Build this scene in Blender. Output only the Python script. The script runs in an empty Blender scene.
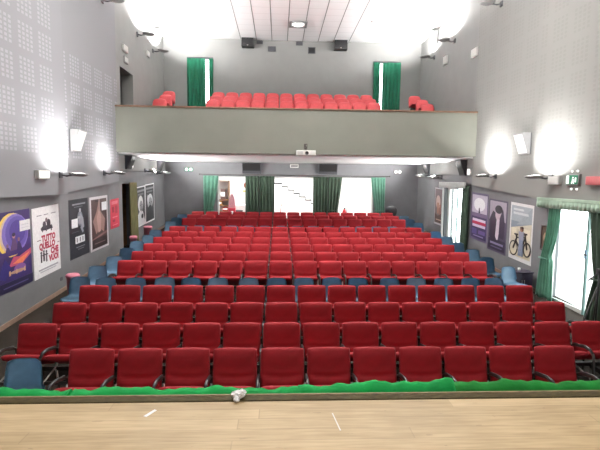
import bpy, bmesh, math, random
from mathutils import Vector, Matrix
random.seed(7)
sc = bpy.context.scene
C = sc.collection
PI = math.pi

# ------------------------------------------------------------------ materials
def mat(name, col, rough=0.6, metal=0.0, noise=0.0, scale=8.0, bump=0.0, bscale=60.0, spec=0.5, sheen=0.0, emit=None, estr=0.0, stretch=None):
    m = bpy.data.materials.new(name); m.use_nodes = True
    nt = m.node_tree; b = nt.nodes['Principled BSDF']
    b.inputs['Base Color'].default_value = (*col, 1)
    b.inputs['Roughness'].default_value = rough
    b.inputs['Metallic'].default_value = metal
    b.inputs['Specular IOR Level'].default_value = spec
    if sheen:
        b.inputs['Sheen Weight'].default_value = sheen
    if emit:
        b.inputs['Emission Color'].default_value = (*emit, 1)
        b.inputs['Emission Strength'].default_value = estr
    if noise or bump:
        tc = nt.nodes.new('ShaderNodeTexCoord'); mp = nt.nodes.new('ShaderNodeMapping')
        nt.links.new(tc.outputs['Object'], mp.inputs['Vector'])
        if stretch: mp.inputs['Scale'].default_value = stretch
    if noise:
        n = nt.nodes.new('ShaderNodeTexNoise'); n.inputs['Scale'].default_value = scale; n.inputs['Detail'].default_value = 4
        nt.links.new(mp.outputs['Vector'], n.inputs['Vector'])
        r = nt.nodes.new('ShaderNodeValToRGB')
        r.color_ramp.elements[0].position = 0.3; r.color_ramp.elements[1].position = 0.7
        r.color_ramp.elements[0].color = (*[c * (1 - noise) for c in col], 1)
        r.color_ramp.elements[1].color = (*[min(1, c * (1 + noise)) for c in col], 1)
        nt.links.new(n.outputs['Fac'], r.inputs['Fac']); nt.links.new(r.outputs['Color'], b.inputs['Base Color'])
    if bump:
        n2 = nt.nodes.new('ShaderNodeTexNoise'); n2.inputs['Scale'].default_value = bscale
        nt.links.new(mp.outputs['Vector'], n2.inputs['Vector'])
        bp = nt.nodes.new('ShaderNodeBump'); bp.inputs['Strength'].default_value = bump; bp.inputs['Distance'].default_value = 0.01
        nt.links.new(n2.outputs['Fac'], bp.inputs['Height']); nt.links.new(bp.outputs['Normal'], b.inputs['Normal'])
    return m

def math_node(nt, op, a, b=None):
    n = nt.nodes.new('ShaderNodeMath'); n.operation = op
    for i, v in enumerate((a, b)):
        if v is None: continue
        if isinstance(v, (int, float)): n.inputs[i].default_value = v
        else: nt.links.new(v, n.inputs[i])
    return n.outputs[0]

def perforated(name, col, hole, zmax, y_off, z_off, pz=0.63, py=0.64, ymax=99):
    """painted board with square blocks of drilled holes, 4 across and 6 up"""
    m = mat(name, col, 0.75); nt = m.node_tree; b = nt.nodes['Principled BSDF']
    g = nt.nodes.new('ShaderNodeNewGeometry'); s = nt.nodes.new('ShaderNodeSeparateXYZ')
    nt.links.new(g.outputs['Position'], s.inputs[0])
    def frac(x, per, off): return math_node(nt, 'FRACT', math_node(nt, 'DIVIDE', math_node(nt, 'SUBTRACT', x, off), per))
    def inside(f, w): return math_node(nt, 'LESS_THAN', f, w)
    fy = frac(s.outputs['Y'], py, y_off); fz = frac(s.outputs['Z'], pz, z_off)
    bl = math_node(nt, 'MULTIPLY', inside(fy, 0.76), inside(fz, 0.80))
    hy = math_node(nt, 'FRACT', math_node(nt, 'MULTIPLY', fy, 4 / 0.76)); hz = math_node(nt, 'FRACT', math_node(nt, 'MULTIPLY', fz, 6 / 0.80))
    hole_f = math_node(nt, 'MULTIPLY', inside(hy, 0.60), inside(hz, 0.62))
    k = math_node(nt, 'MULTIPLY', bl, hole_f)
    k = math_node(nt, 'MULTIPLY', k, math_node(nt, 'LESS_THAN', s.outputs['Z'], zmax))
    k = math_node(nt, 'MULTIPLY', k, math_node(nt, 'GREATER_THAN', s.outputs['Z'], 3.2))
    k = math_node(nt, 'MULTIPLY', k, math_node(nt, 'LESS_THAN', s.outputs['Y'], ymax))
    mx = nt.nodes.new('ShaderNodeMix'); mx.data_type = 'RGBA'
    mx.inputs['A'].default_value = (*col, 1); mx.inputs['B'].default_value = (*hole, 1)
    nt.links.new(k, mx.inputs['Factor']); nt.links.new(mx.outputs['Result'], b.inputs['Base Color'])
    return m

M = {}
M['wall'] = mat('wall paint', (0.19, 0.19, 0.2), 0.8, noise=0.05, scale=3, bump=0.25, bscale=40)
M['wall_up'] = mat('upper wall paint', (0.26, 0.262, 0.255), 0.8, noise=0.04, scale=2, bump=0.2, bscale=40)
M['perf_l'] = perforated('perforated board left', (0.245, 0.245, 0.262), (0.32, 0.32, 0.345), 7.9, 8.19 - 0.01, 3.27, ymax=10.0)
M['perf_lb'] = perforated('perforated board left far', (0.235, 0.235, 0.25), (0.32, 0.32, 0.35), 5.75, 11.02, 3.25)
M['perf_r'] = perforated('perforated board right', (0.235, 0.233, 0.222), (0.218, 0.215, 0.206), 7.9, 8.19, 3.27)
M['ceil'] = mat('ceiling paint', (0.85, 0.85, 0.85), 0.9, noise=0.01)
M['ceil_bright'] = mat('brightened ceiling paint', (0.95, 0.95, 0.95), 0.9, noise=0.01)  # ceiling paint made lighter, standing in for glare under the balcony
M['balc'] = mat('balcony plaster', (0.195, 0.2, 0.17), 0.8, noise=0.05, scale=1.5)
M['rail'] = mat('balcony rail wood', (0.19, 0.105, 0.065), 0.45, noise=0.3, scale=6, stretch=(1, 8, 8))
M['carpet'] = mat('hall floor', (0.022, 0.017, 0.013), 0.85, spec=0.1, noise=0.2, scale=5, bump=0.2)
M['skirt'] = mat('skirting wood', (0.30, 0.20, 0.15), 0.5, noise=0.1)
M['foyer'] = mat('foyer plaster', (0.9, 0.9, 0.88), 0.8, noise=0.02)
M['foyer_floor'] = mat('foyer tiles', (0.7, 0.66, 0.6), 0.4, noise=0.05)
M['red'] = mat('red seat fabric', (0.33, 0.011, 0.018), 0.72, noise=0.12, scale=9, bump=0.3, bscale=160, sheen=0.04, spec=0.3)
M['coral'] = mat('coral seat cover', (0.62, 0.085, 0.095), 0.6, noise=0.08, scale=9, spec=0.4)
M['black'] = mat('black plastic', (0.012, 0.012, 0.014), 0.4, noise=0.1)
M['steel'] = mat('brushed steel', (0.42, 0.40, 0.38), 0.35, metal=0.8, noise=0.06)
M['darksteel'] = mat('dark painted steel', (0.07, 0.06, 0.055), 0.4, metal=0.4, noise=0.1)
M['blue'] = mat('blue shell plastic', (0.18, 0.32, 0.46), 0.35, noise=0.07, scale=12, spec=0.6)
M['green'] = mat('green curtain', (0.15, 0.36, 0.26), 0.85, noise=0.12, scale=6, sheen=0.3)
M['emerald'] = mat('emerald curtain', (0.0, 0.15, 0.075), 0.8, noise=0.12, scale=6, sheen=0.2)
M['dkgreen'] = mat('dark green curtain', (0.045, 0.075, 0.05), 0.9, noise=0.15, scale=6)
M['olive'] = mat('olive curtain', (0.17, 0.165, 0.07), 0.7, noise=0.25, scale=7, stretch=(6, 6, 0.6))
M['pale'] = mat('pale green valance', (0.42, 0.55, 0.44), 0.8, noise=0.1)
M['lace'] = mat('white net curtain', (0.8, 0.82, 0.8), 0.8, noise=0.05)
M['cloth'] = mat('bright green cloth', (0.004, 0.44, 0.10), 0.8, noise=0.15, scale=5, bump=0.3, bscale=25)
M['cloth2'] = mat('darker green cloth', (0.01, 0.30, 0.04), 0.8, noise=0.15, scale=5, bump=0.3, bscale=25)
M['white'] = mat('white plastic', (0.75, 0.75, 0.73), 0.4, noise=0.03)
M['paper'] = mat('white paper', (0.82, 0.81, 0.82), 0.7, noise=0.03, scale=20)
M['pink'] = mat('pink plastic', (0.62, 0.2, 0.27), 0.5, noise=0.1)
M['violetbox'] = mat('dark violet cabinet', (0.05, 0.035, 0.07), 0.4, noise=0.15)
M['dark'] = mat('dark hollow', (0.02, 0.02, 0.02), 0.9, noise=0.2)
M['brown'] = mat('brown wood', (0.22, 0.11, 0.05), 0.5, noise=0.25, scale=5)
M['spk'] = mat('loudspeaker black', (0.018, 0.018, 0.018), 0.6, noise=0.15, scale=30)
M['spkgrey'] = mat('wedge loudspeaker grey', (0.28, 0.28, 0.28), 0.6, noise=0.05)
M['spkdark'] = mat('dark grey loudspeaker', (0.08, 0.08, 0.09), 0.7, noise=0.05)
M['alarm'] = mat('red alarm housing', (0.5, 0.10, 0.11), 0.4, noise=0.05)
M['signgreen'] = mat('exit sign green', (0.01, 0.20, 0.10), 0.5, noise=0.1)
M['lamp'] = mat('lamp glass', (1, 1, 1), 0.4, noise=0.01, emit=(1, 0.97, 0.92), estr=9)
M['lampsoft'] = mat('emergency lamp diffuser', (1, 1, 1), 0.4, noise=0.01, emit=(1, 1, 0.97), estr=1.1)
M['frame'] = mat('green grey door frame', (0.12, 0.22, 0.2), 0.4, noise=0.08)
M['paving'] = mat('pale outdoor paving', (0.75, 0.75, 0.73), 0.9, noise=0.08, scale=2)

for k_ in ('green', 'lace', 'emerald'):
    n_ = M[k_].node_tree; pb = n_.nodes['Principled BSDF']; tl = n_.nodes.new('ShaderNodeBsdfTranslucent'); ms = n_.nodes.new('ShaderNodeMixShader'); ou = n_.nodes['Material Output']
    src = pb.inputs['Base Color'].links[0].from_socket; n_.links.new(src, tl.inputs['Color']); ms.inputs[0].default_value = .3
    n_.links.new(pb.outputs[0], ms.inputs[1]); n_.links.new(tl.outputs[0], ms.inputs[2]); n_.links.new(ms.outputs[0], ou.inputs['Surface'])
gl = bpy.data.materials.new('door glass'); gl.use_nodes = True
nt = gl.node_tree; nt.nodes.clear()
o_ = nt.nodes.new('ShaderNodeOutputMaterial'); tr = nt.nodes.new('ShaderNodeBsdfTransparent'); gg = nt.nodes.new('ShaderNodeBsdfGlossy'); mx = nt.nodes.new('ShaderNodeMixShader')
gg.inputs['Roughness'].default_value = 0.05; mx.inputs[0].default_value = 0.06; tr.inputs[0].default_value = (0.93, 0.97, 0.95, 1)
nt.links.new(tr.outputs[0], mx.inputs[1]); nt.links.new(gg.outputs[0], mx.inputs[2]); nt.links.new(mx.outputs[0], o_.inputs[0])
M['glass'] = gl

def wood_floor():
    m = mat('stage planks', (0.5, 0.36, 0.2), 0.5); nt = m.node_tree; b = nt.nodes['Principled BSDF']
    g = nt.nodes.new('ShaderNodeTexCoord'); s = nt.nodes.new('ShaderNodeSeparateXYZ'); nt.links.new(g.outputs['Object'], s.inputs[0])
    per = 0.128
    q = math_node(nt, 'DIVIDE', math_node(nt, 'ADD', s.outputs['Y'], 20.005), per)
    row = math_node(nt, 'FLOOR', q); fr = math_node(nt, 'FRACT', q)
    # long planks: the ends fall at different places in every row
    wx = nt.nodes.new('ShaderNodeTexWhiteNoise'); wx.noise_dimensions = '1D'; nt.links.new(row, wx.inputs['W'])
    u = math_node(nt, 'ADD', math_node(nt, 'DIVIDE', s.outputs['X'], 2.4), math_node(nt, 'MULTIPLY', wx.outputs['Value'], 7))
    cell = math_node(nt, 'FLOOR', u); fx = math_node(nt, 'FRACT', u)
    w2 = nt.nodes.new('ShaderNodeTexWhiteNoise'); w2.noise_dimensions = '2D'
    cb = nt.nodes.new('ShaderNodeCombineXYZ'); nt.links.new(row, cb.inputs[0]); nt.links.new(cell, cb.inputs[1]); nt.links.new(cb.outputs[0], w2.inputs['Vector'])
    mp = nt.nodes.new('ShaderNodeMapping'); mp.inputs['Scale'].default_value = (1.2, 14, 14); nt.links.new(g.outputs['Object'], mp.inputs['Vector'])
    n = nt.nodes.new('ShaderNodeTexNoise'); n.inputs['Scale'].default_value = 3; n.inputs['Detail'].default_value = 6; nt.links.new(mp.outputs['Vector'], n.inputs['Vector'])
    n3 = nt.nodes.new('ShaderNodeTexNoise'); n3.inputs['Scale'].default_value = 2.2; n3.inputs['Detail'].default_value = 3; nt.links.new(g.outputs['Object'], n3.inputs['Vector'])
    v = math_node(nt, 'ADD', math_node(nt, 'MULTIPLY', w2.outputs['Value'], 0.16), math_node(nt, 'MULTIPLY', n.outputs['Fac'], 0.55))
    v = math_node(nt, 'ADD', v, math_node(nt, 'MULTIPLY', n3.outputs['Fac'], 0.35))
    r = nt.nodes.new('ShaderNodeValToRGB'); nt.links.new(v, r.inputs['Fac'])
    r.color_ramp.elements[0].position = 0.30; r.color_ramp.elements[0].color = (0.32, 0.22, 0.105, 1)
    r.color_ramp.elements[1].position = 0.85; r.color_ramp.elements[1].color = (0.64, 0.475, 0.27, 1)
    # seams and knots
    seam = math_node(nt, 'MAXIMUM', math_node(nt, 'LESS_THAN', fr, 0.05), math_node(nt, 'LESS_THAN', fx, 0.003))
    kn = nt.nodes.new('ShaderNodeTexNoise'); kn.inputs['Scale'].default_value = 9; mk = nt.nodes.new('ShaderNodeMapping'); mk.inputs['Scale'].default_value = (0.8, 3.0, 1)
    nt.links.new(g.outputs['Object'], mk.inputs['Vector']); nt.links.new(mk.outputs['Vector'], kn.inputs['Vector'])
    knot = math_node(nt, 'MULTIPLY', math_node(nt, 'GREATER_THAN', kn.outputs['Fac'], 0.72), 0.35)
    f = math_node(nt, 'MAXIMUM', math_node(nt, 'MULTIPLY', seam, 0.28), knot)
    x = nt.nodes.new('ShaderNodeMix'); x.data_type = 'RGBA'; x.inputs['B'].default_value = (0.16, 0.10, 0.05, 1)
    nt.links.new(f, x.inputs['Factor']); nt.links.new(r.outputs['Color'], x.inputs['A']); nt.links.new(x.outputs['Result'], b.inputs['Base Color'])
    return m
M['stage'] = wood_floor()
M['lip'] = mat('worn stage lip wood', (0.055, 0.041, 0.013), 0.7, spec=0.15, noise=0.55, scale=14, stretch=(1.5, 10, 10))
M['lipedge'] = mat('worn stage lip edge', (0.22, 0.17, 0.08), 0.6, noise=0.5, scale=10, stretch=(1.5, 10, 10))

def tiles():
    m = mat('ceiling strip panels', (0.8, 0.8, 0.8), 0.8); nt = m.node_tree; b = nt.nodes['Principled BSDF']
    g = nt.nodes.new('ShaderNodeTexCoord'); s = nt.nodes.new('ShaderNodeSeparateXYZ'); nt.links.new(g.outputs['Object'], s.inputs[0])
    fy = math_node(nt, 'FRACT', math_node(nt, 'DIVIDE', math_node(nt, 'ADD', s.outputs['Y'], 50), 0.6))
    k = math_node(nt, 'MULTIPLY', math_node(nt, 'LESS_THAN', fy, 0.06), 0.5)
    x = nt.nodes.new('ShaderNodeMix'); x.data_type = 'RGBA'; x.inputs['A'].default_value = (0.86, 0.86, 0.87, 1); x.inputs['B'].default_value = (0.66, 0.66, 0.66, 1)
    nt.links.new(k, x.inputs['Factor']); nt.links.new(x.outputs['Result'], b.inputs['Base Color'])
    return m
M['tiles'] = tiles()
_flat = {}
def pc(r, g, b):
    """printing ink of a poster"""
    k = (r, g, b)
    if k not in _flat:
        f = lambda c: (c / 255) ** 2.2
        _flat[k] = mat('ink %d %d %d' % k, (f(r), f(g), f(b)), 0.45, noise=0.08, scale=25)
    return _flat[k]

# ------------------------------------------------------------------ mesh helpers
class MB:
    def __init__(s): s.bm = bmesh.new(); s.mats = []
    def mi(s, m):
        if m not in s.mats: s.mats.append(m)
        return s.mats.index(m)
    def face(s, pts, m, smooth=False):
        vs = [s.bm.verts.new(p) for p in pts]
        f = s.bm.faces.new(vs); f.material_index = s.mi(m); f.smooth = smooth
        return f
    def box(s, x0, x1, y0, y1, z0, z1, m, bev=0.0):
        b2 = bmesh.new(); bmesh.ops.create_cube(b2, size=1)
        for v in b2.verts: v.co = Vector((x0 + (v.co.x + .5) * (x1 - x0), y0 + (v.co.y + .5) * (y1 - y0), z0 + (v.co.z + .5) * (z1 - z0)))
        if bev: bmesh.ops.bevel(b2, geom=b2.edges[:], offset=bev, segments=2, affect='EDGES', profile=0.7)
        s.merge(b2, m, bool(bev)); return s
    def merge(s, b2, m, smooth=False, matrix=None):
        i = s.mi(m); mp = {}
        for v in b2.verts: mp[v] = s.bm.verts.new(matrix @ v.co if matrix else v.co)
        for f in b2.faces:
            try: g = s.bm.faces.new([mp[v] for v in f.verts]); g.material_index = i; g.smooth = smooth
            except ValueError: pass
        b2.free()
    def prism(s, poly, axis, a0, a1, m, smooth=False):
        """poly of 2-D points, extruded along an axis; the two other coordinates in xyz order"""
        def P(p, a):
            if axis == 'x': return (a, p[0], p[1])
            if axis == 'y': return (p[0], a, p[1])
            return (p[0], p[1], a)
        A = [s.bm.verts.new(P(p, a0)) for p in poly]; B = [s.bm.verts.new(P(p, a1)) for p in poly]
        i = s.mi(m); n = len(poly)
        for k in range(n):
            f = s.bm.faces.new((A[k], A[(k + 1) % n], B[(k + 1) % n], B[k])); f.material_index = i; f.smooth = smooth
        for L in (A[::-1], B): f = s.bm.faces.new(L); f.material_index = i
        return s
    def tube(s, pts, r, m, n=8, flat=1.0):
        pts = [Vector(p) for p in pts]; rings = []; i = s.mi(m)
        up0 = Vector((1, 0, 0))
        for k, p in enumerate(pts):
            d = (pts[min(k + 1, len(pts) - 1)] - pts[max(k - 1, 0)]).normalized()
            a = up0 - d * up0.dot(d)
            if a.length < 0.1: a = Vector((0, 1, 0)) - d * d.y
            a.normalize(); c = d.cross(a)
            rr = r[k] if isinstance(r, (list, tuple)) else r
            rings.append([s.bm.verts.new(p + a * math.cos(2 * PI * j / n) * rr + c * math.sin(2 * PI * j / n) * rr * flat) for j in range(n)])
        for k in range(len(rings) - 1):
            for j in range(n):
                f = s.bm.faces.new((rings[k][j], rings[k][(j + 1) % n], rings[k + 1][(j + 1) % n], rings[k + 1][j])); f.material_index = i; f.smooth = True
        for L in (rings[0][::-1], rings[-1]): f = s.bm.faces.new(L); f.material_index = i
        return s
    def lathe(s, prof, m, c=(0, 0, 0), n=20, sx=1, sy=1, matrix=None):
        b2 = bmesh.new(); rings = []
        for r, z in prof: rings.append([b2.verts.new((c[0] + math.cos(2 * PI * j / n) * r * sx, c[1] + math.sin(2 * PI * j / n) * r * sy, c[2] + z)) for j in range(n)])
        for k in range(len(rings) - 1):
            for j in range(n): b2.faces.new((rings[k][j], rings[k][(j + 1) % n], rings[k + 1][(j + 1) % n], rings[k + 1][j]))
        b2.faces.new(rings[0][::-1]); b2.faces.new(rings[-1])
        s.merge(b2, m, True, matrix); return s
    def build(s, name, parent=None, loc=None, recalc=True):
        if recalc: bmesh.ops.recalc_face_normals(s.bm, faces=s.bm.faces[:])
        me = bpy.data.meshes.new(name); s.bm.to_mesh(me); s.bm.free()
        for m in s.mats: me.materials.append(m)
        o = bpy.data.objects.new(name, me); C.objects.link(o)
        if parent: o.parent = parent
        if loc: o.location = loc
        return o

def tag(o, label, cat, group=None, kind=None):
    o['label'] = label; o['category'] = cat
    if group: o['group'] = group
    if kind: o['kind'] = kind
    return o
def thing(name, label, cat, loc=(0, 0, 0), rz=0, group=None):
    o = bpy.data.objects.new(name, None); C.objects.link(o); o.empty_display_size = 0.1
    o.location = loc; o.rotation_euler = (0, 0, rz)
    return tag(o, label, cat, group)
def struct(mb, name, label=None):
    o = mb.build(name); o['kind'] = 'structure'
    if label: o['label'] = label
    return o
def dup(root, label, loc, rz=0, group=None, skip=()):
    r = root.copy(); C.objects.link(r); r.location = loc; r.rotation_euler = (0, 0, rz); r['label'] = label
    if group: r['group'] = group
    for ch in root.children:
        if ch.name.split('.')[0] in skip: continue
        c = ch.copy(); C.objects.link(c); c.parent = r
        for g in ch.children:
            d = g.copy(); C.objects.link(d); d.parent = c
    return r
ORD = 'first second third fourth fifth sixth seventh eighth ninth tenth eleventh twelfth thirteenth fourteenth fifteenth sixteenth'.split()

# ------------------------------------------------------------------ measures of the hall
XL, XR, YB, ZC = -4.8, 6.0, 19.7, 8.6         # upper side walls, back wall, ceiling
LL, LR = -4.86, 6.06                          # lower side walls
XC = 0.583
def fl(y): return 0.0 if y < 6.4 else min(0.754, (y - 6.4) * 0.0567)
ZB = fl(YB)

def wall_cells(mb, axis, a0, a1, rect, holes, m):
    """wall slab between a0 and a1 on an axis, with rectangular openings"""
    us = sorted({rect[0], rect[1]} | {h[0] for h in holes} | {h[1] for h in holes})
    vs = sorted({rect[2], rect[3]} | {h[2] for h in holes} | {h[3] for h in holes})
    for i in range(len(us) - 1):
        run = None
        for j in range(len(vs) - 1):
            cu, cv = (us[i] + us[i + 1]) / 2, (vs[j] + vs[j + 1]) / 2
            solid = not any(h[0] < cu < h[1] and h[2] < cv < h[3] for h in holes)
            if solid and run is None: run = vs[j]
            if run is not None and (not solid or j == len(vs) - 2):
                top = vs[j] if not solid else vs[j + 1]
                if axis == 'x': mb.box(a0, a1, us[i], us[i + 1], run, top, m)
                else: mb.box(us[i], us[i + 1], a0, a1, run, top, m)
                run = None
    return mb

# floor, ceiling
mb = MB(); mb.prism([(3.3, -0.3), (3.3, 0), (6.4, 0), (YB + .3, fl(YB)), (YB + .3, -0.3)], 'x', XL - .4, XR + .4, M['carpet']); struct(mb, 'floor')
mb = MB(); mb.box(-7, 8, -5.2, 3.15, 1.0, 1.2, M['stage']); struct(mb, 'floor_stage')
mb = MB(); mb.box(-7, 8, 3.02, 3.14, 0, 1.0, M['wall']); struct(mb, 'wall_stage_front')
mb = MB(); mb.box(XL - .4, XR + .4, 3.0, YB + .3, ZC, ZC + .2, M['ceil'])
struct(mb, 'ceiling')
mb = MB(); mb.box(-7.2, 8.2, -5.4, 3.0, ZC, ZC + .2, M['ceil']); struct(mb, 'ceiling_stage')
# central field of strip panels with dark joints
mb = MB(); mb.box(-1.6, 2.88, 6.0, YB - .02, ZC - .03, ZC, M['tiles'])
for k in range(8):
    x = -1.6 + k * 0.64
    mb.box(x - .014, x + .014, 6.0, YB - .02, ZC - .034, ZC - .03, M['spkgrey'])
struct(mb, 'trim_1')

# stage enclosure behind the camera
mb = MB(); mb.box(-7.2, 8.2, -5.6, -5.4, 0, ZC, M['wall_up']); struct(mb, 'wall_stage_back')
mb = MB(); mb.box(-7.2, -7.0, -5.4, 3.2, 0, ZC, M['wall_up']); struct(mb, 'wall_stage_left')
mb = MB(); mb.box(8.0, 8.2, -5.4, 3.2, 0, ZC, M['wall_up']); struct(mb, 'wall_stage_right')
mb = MB(); mb.box(-7.2, XL - .1, 3.2, 3.4, 0, ZC, M['wall_up']); mb.box(XR + .1, 8.2, 3.2, 3.4, 0, ZC, M['wall_up']); struct(mb, 'wall_front')

# side walls
DL = (14.45, 15.7, 0.0, 2.62)        # curtained doorway on the left
UL = (14.35, 15.6, 5.0, 6.15)        # dark gallery door on the left
mb = MB(); wall_cells(mb, 'x', LL - .3, LL, (3.3, YB + .3, -.3, 3.0), [DL], M['wall']); struct(mb, 'wall_left')
mb = MB(); wall_cells(mb, 'x', XL - .36, XL, (13.75, YB + .3, 3.0, ZC), [UL], M['wall_up']); struct(mb, 'wall_left_gallery')
D1 = (14.6, 16.32, 0.3, 2.62); D2 = (7.95, 9.98, -.3, 2.34)
mb = MB(); wall_cells(mb, 'x', LR, LR + .3, (3.3, YB + .3, -.3, 3.0), [D1, D2], M['wall']); struct(mb, 'wall_right')
mb = MB(); mb.box(XR, XR + .36, 13.75, YB + .3, 3.0, ZC, M['wall_up']); struct(mb, 'wall_right_gallery')
# tilted acoustic boards, each one stepping out at its far end; the lower edge is the ledge over the posters
def led(y): return 2.43 if y < 10.4 else 2.43 + (y - 10.4) * 0.082
def face_x(side, y):
    # inner face of the upper side walls at y
    X = XL if side < 0 else XR; s = -side
    for y0, y1, out in ((4.05, 7.2, .14), (7.2, 10.35, .14), (10.35, 13.75, .10)):
        if y0 <= y < y1: return X - s * .04 + s * (out + .04) * (y - y0) / (y1 - y0)
    return X
def board(side, y0, y1, m, out=0.16):
    b = MB(); X = XL if side < 0 else XR; s = -side
    bk = X - s * .36; pts = [(bk, y0), (X - s * .04, y0), (X + s * out, y1), (bk, y1)]
    cut = [y0, y1] if not (y0 < 10.4 < y1) else [y0, 10.4, y1]
    def xo(y): return X - s * .04 + s * (out + .04) * (y - y0) / (y1 - y0)
    lo, hi = [], []
    for y in cut:
        for x in (bk, xo(y)):
            lo.append(b.bm.verts.new((x, y, led(y)))); hi.append(b.bm.verts.new((x, y, ZC)))
    mi_ = b.mi(m); n = len(cut)
    F = []
    for k in range(n - 1):
        i = 2 * k
        F += [(lo[i], lo[i + 1], lo[i + 3], lo[i + 2]), (hi[i], hi[i + 1], hi[i + 3], hi[i + 2]), (lo[i + 1], hi[i + 1], hi[i + 3], lo[i + 3]), (lo[i], hi[i], hi[i + 2], lo[i + 2])]
    F += [(lo[0], hi[0], hi[1], lo[1]), (lo[-2], hi[-2], hi[-1], lo[-1])]
    for f in F: b.bm.faces.new(f).material_index = mi_
    return b
for side, nm, mA, mB_ in ((-1, 'wall_left_panel', M['perf_l'], M['perf_lb']), (1, 'wall_right_panel', M['perf_r'], M['perf_r'])):
    struct(board(side, 4.05, 7.2, mA, .14), nm)
    struct(board(side, 7.2, 10.35, mA, .14), nm)
    struct(board(side, 10.35, 13.75, mB_, 0.10), nm)
# the ledge goes on under the balcony, flush with the plaster above it
for side, nm, X, Y0 in ((-1, 'trim_2', XL, 13.75), (1, 'trim_3', XR, 13.75)):
    b = MB(); s = -side
    b.prism([(Y0, led(Y0)), (YB, led(YB) - .1), (YB, 3.02), (Y0, 3.02)], 'x', X - s * .059, X + s * .01, M['wall']); struct(b, nm)
# skirting
for side, nm, X in ((-1, 'baseboard_left', LL), (1, 'baseboard_right', LR)):
    s = -side; b = MB()
    segs = [(3.3, 6.4), (6.4, 14.4), (15.75, YB)] if side < 0 else [(3.3, 6.4), (6.4, 7.9), (10.03, 14.55), (16.37, YB)]
    for a, c in segs: b.prism([(a, fl(a)), (c, fl(c)), (c, fl(c) + .09), (a, fl(a) + .09)], 'x', X, X + s * .02, M['skirt'])
    struct(b, nm)

# back wall with three doorways below and two curtained openings above
BD = [(-2.62, -1.32, ZB, 2.93), (-.26, 1.55, ZB, 2.93), (2.55, 4.12, ZB, 2.93)]
BU = [(-3.85, -2.76, 4.9, 7.84), (3.97, 5.14, 4.9, 7.84)]
mb = MB(); wall_cells(mb, 'y', YB, YB + .25, (XL - .4, XR + .4, 0, 3.6), BD, M['wall']); wall_cells(mb, 'y', YB, YB + .25, (XL - .4, XR + .4, 3.6, ZC), BU, M['wall_up']); struct(mb, 'wall_back')

# balcony: parapet, slab and stepped floor
BY = 13.6
mb = MB(); mb.box(XL, XR, BY, BY + .2, 3.55, 4.84, M['balc']); mb.box(XL, XR, BY + .2, BY + .5, 3.72, 4.1, M['balc']); struct(mb, 'wall_balcony')
mb = MB(); mb.box(XL, XR, BY + .2, YB, 3.52, 3.72, M['ceil_bright']); struct(mb, 'ceiling_balcony')
mb = MB(); mb.box(XL, XR, BY - .03, BY + .23, 4.84, 4.885, M['rail'], .008); struct(mb, 'trim_4')
RB = [(16.4, 4.68), (17.15, 4.95), (17.9, 5.22)]
mb = MB(); mb.prism([(BY + .5, 3.72), (BY + .5, 4.1), (15.7, 4.1), (15.7, 4.68), (16.55, 4.68), (16.55, 4.95), (17.3, 4.95), (17.3, 5.22), (YB, 5.22), (YB, 3.72)], 'x', XL, XR, M['carpet']); struct(mb, 'floor_balcony')

# room behind the dark gallery door and the passage behind the left curtain
mb = MB(); mb.box(XL - 2.2, XL - .36, 14.1, 14.25, 4.8, 6.5, M['wall_up']); mb.box(XL - 2.2, XL - .36, 15.7, 15.85, 4.8, 6.5, M['wall_up'])
mb.box(XL - 2.3, XL - 2.2, 14.1, 15.85, 4.8, 6.5, M['wall_up']); mb.box(XL - 2.3, XL - .36, 14.1, 15.85, 6.5, 6.6, M['wall_up']); mb.box(XL - 2.3, XL - .36, 14.1, 15.85, 4.8, 4.98, M['carpet']); struct(mb, 'wall_gallery_passage')
mb = MB(); mb.box(LL - 2.0, LL - .3, 14.1, 14.25, 0.2, 3, M['brown']); mb.box(LL - 2.0, LL - .3, 15.9, 16.05, 0.2, 3, M['brown'])
mb.box(LL - 2.1, LL - 2.0, 14.1, 16.05, 0.2, 3, M['brown']); mb.box(LL - 2.1, LL - .3, 14.1, 16.05, 3, 3.1, M['brown']); mb.box(LL - 2.1, LL - .3, 14.1, 16.05, 0.2, .42, M['carpet']); struct(mb, 'wall_left_passage')

# foyer behind the back wall
FY = 24.0
mb = MB(); mb.box(-5.2, 6.4, YB + .3, FY + .2, ZB - .2, ZB, M['foyer_floor']); struct(mb, 'floor_foyer')
mb = MB(); mb.box(-5.2, 6.4, FY, FY + .2, ZB, 4.0, M['foyer']); struct(mb, 'wall_foyer_back')
mb = MB(); mb.box(-5.4, -5.2, YB + .25, FY + .2, ZB, 4.0, M['foyer']); struct(mb, 'wall_foyer_left')
mb = MB(); mb.box(6.4, 6.6, YB + .25, FY + .2, ZB, 4.0, M['foyer']); struct(mb, 'wall_foyer_right')
mb = MB(); mb.box(-5.4, 6.6, YB + .25, FY + .2, 4.0, 4.2, M['foyer']); struct(mb, 'ceiling_foyer')
# outside ground beside the daylight doors and a rendered garden wall further off
mb = MB(); mb.box(6.36, 26, 2, 24, -.3, -.04, M['paving']); struct(mb, 'ground')
mb = MB(); mb.prism([(4.0, .02), (14.2, .02), (17.2, .45), (19, .45), (19, -.1), (4, -.1)], 'x', 6.36, 9.5, M['paving']); struct(mb, 'path')

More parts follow.
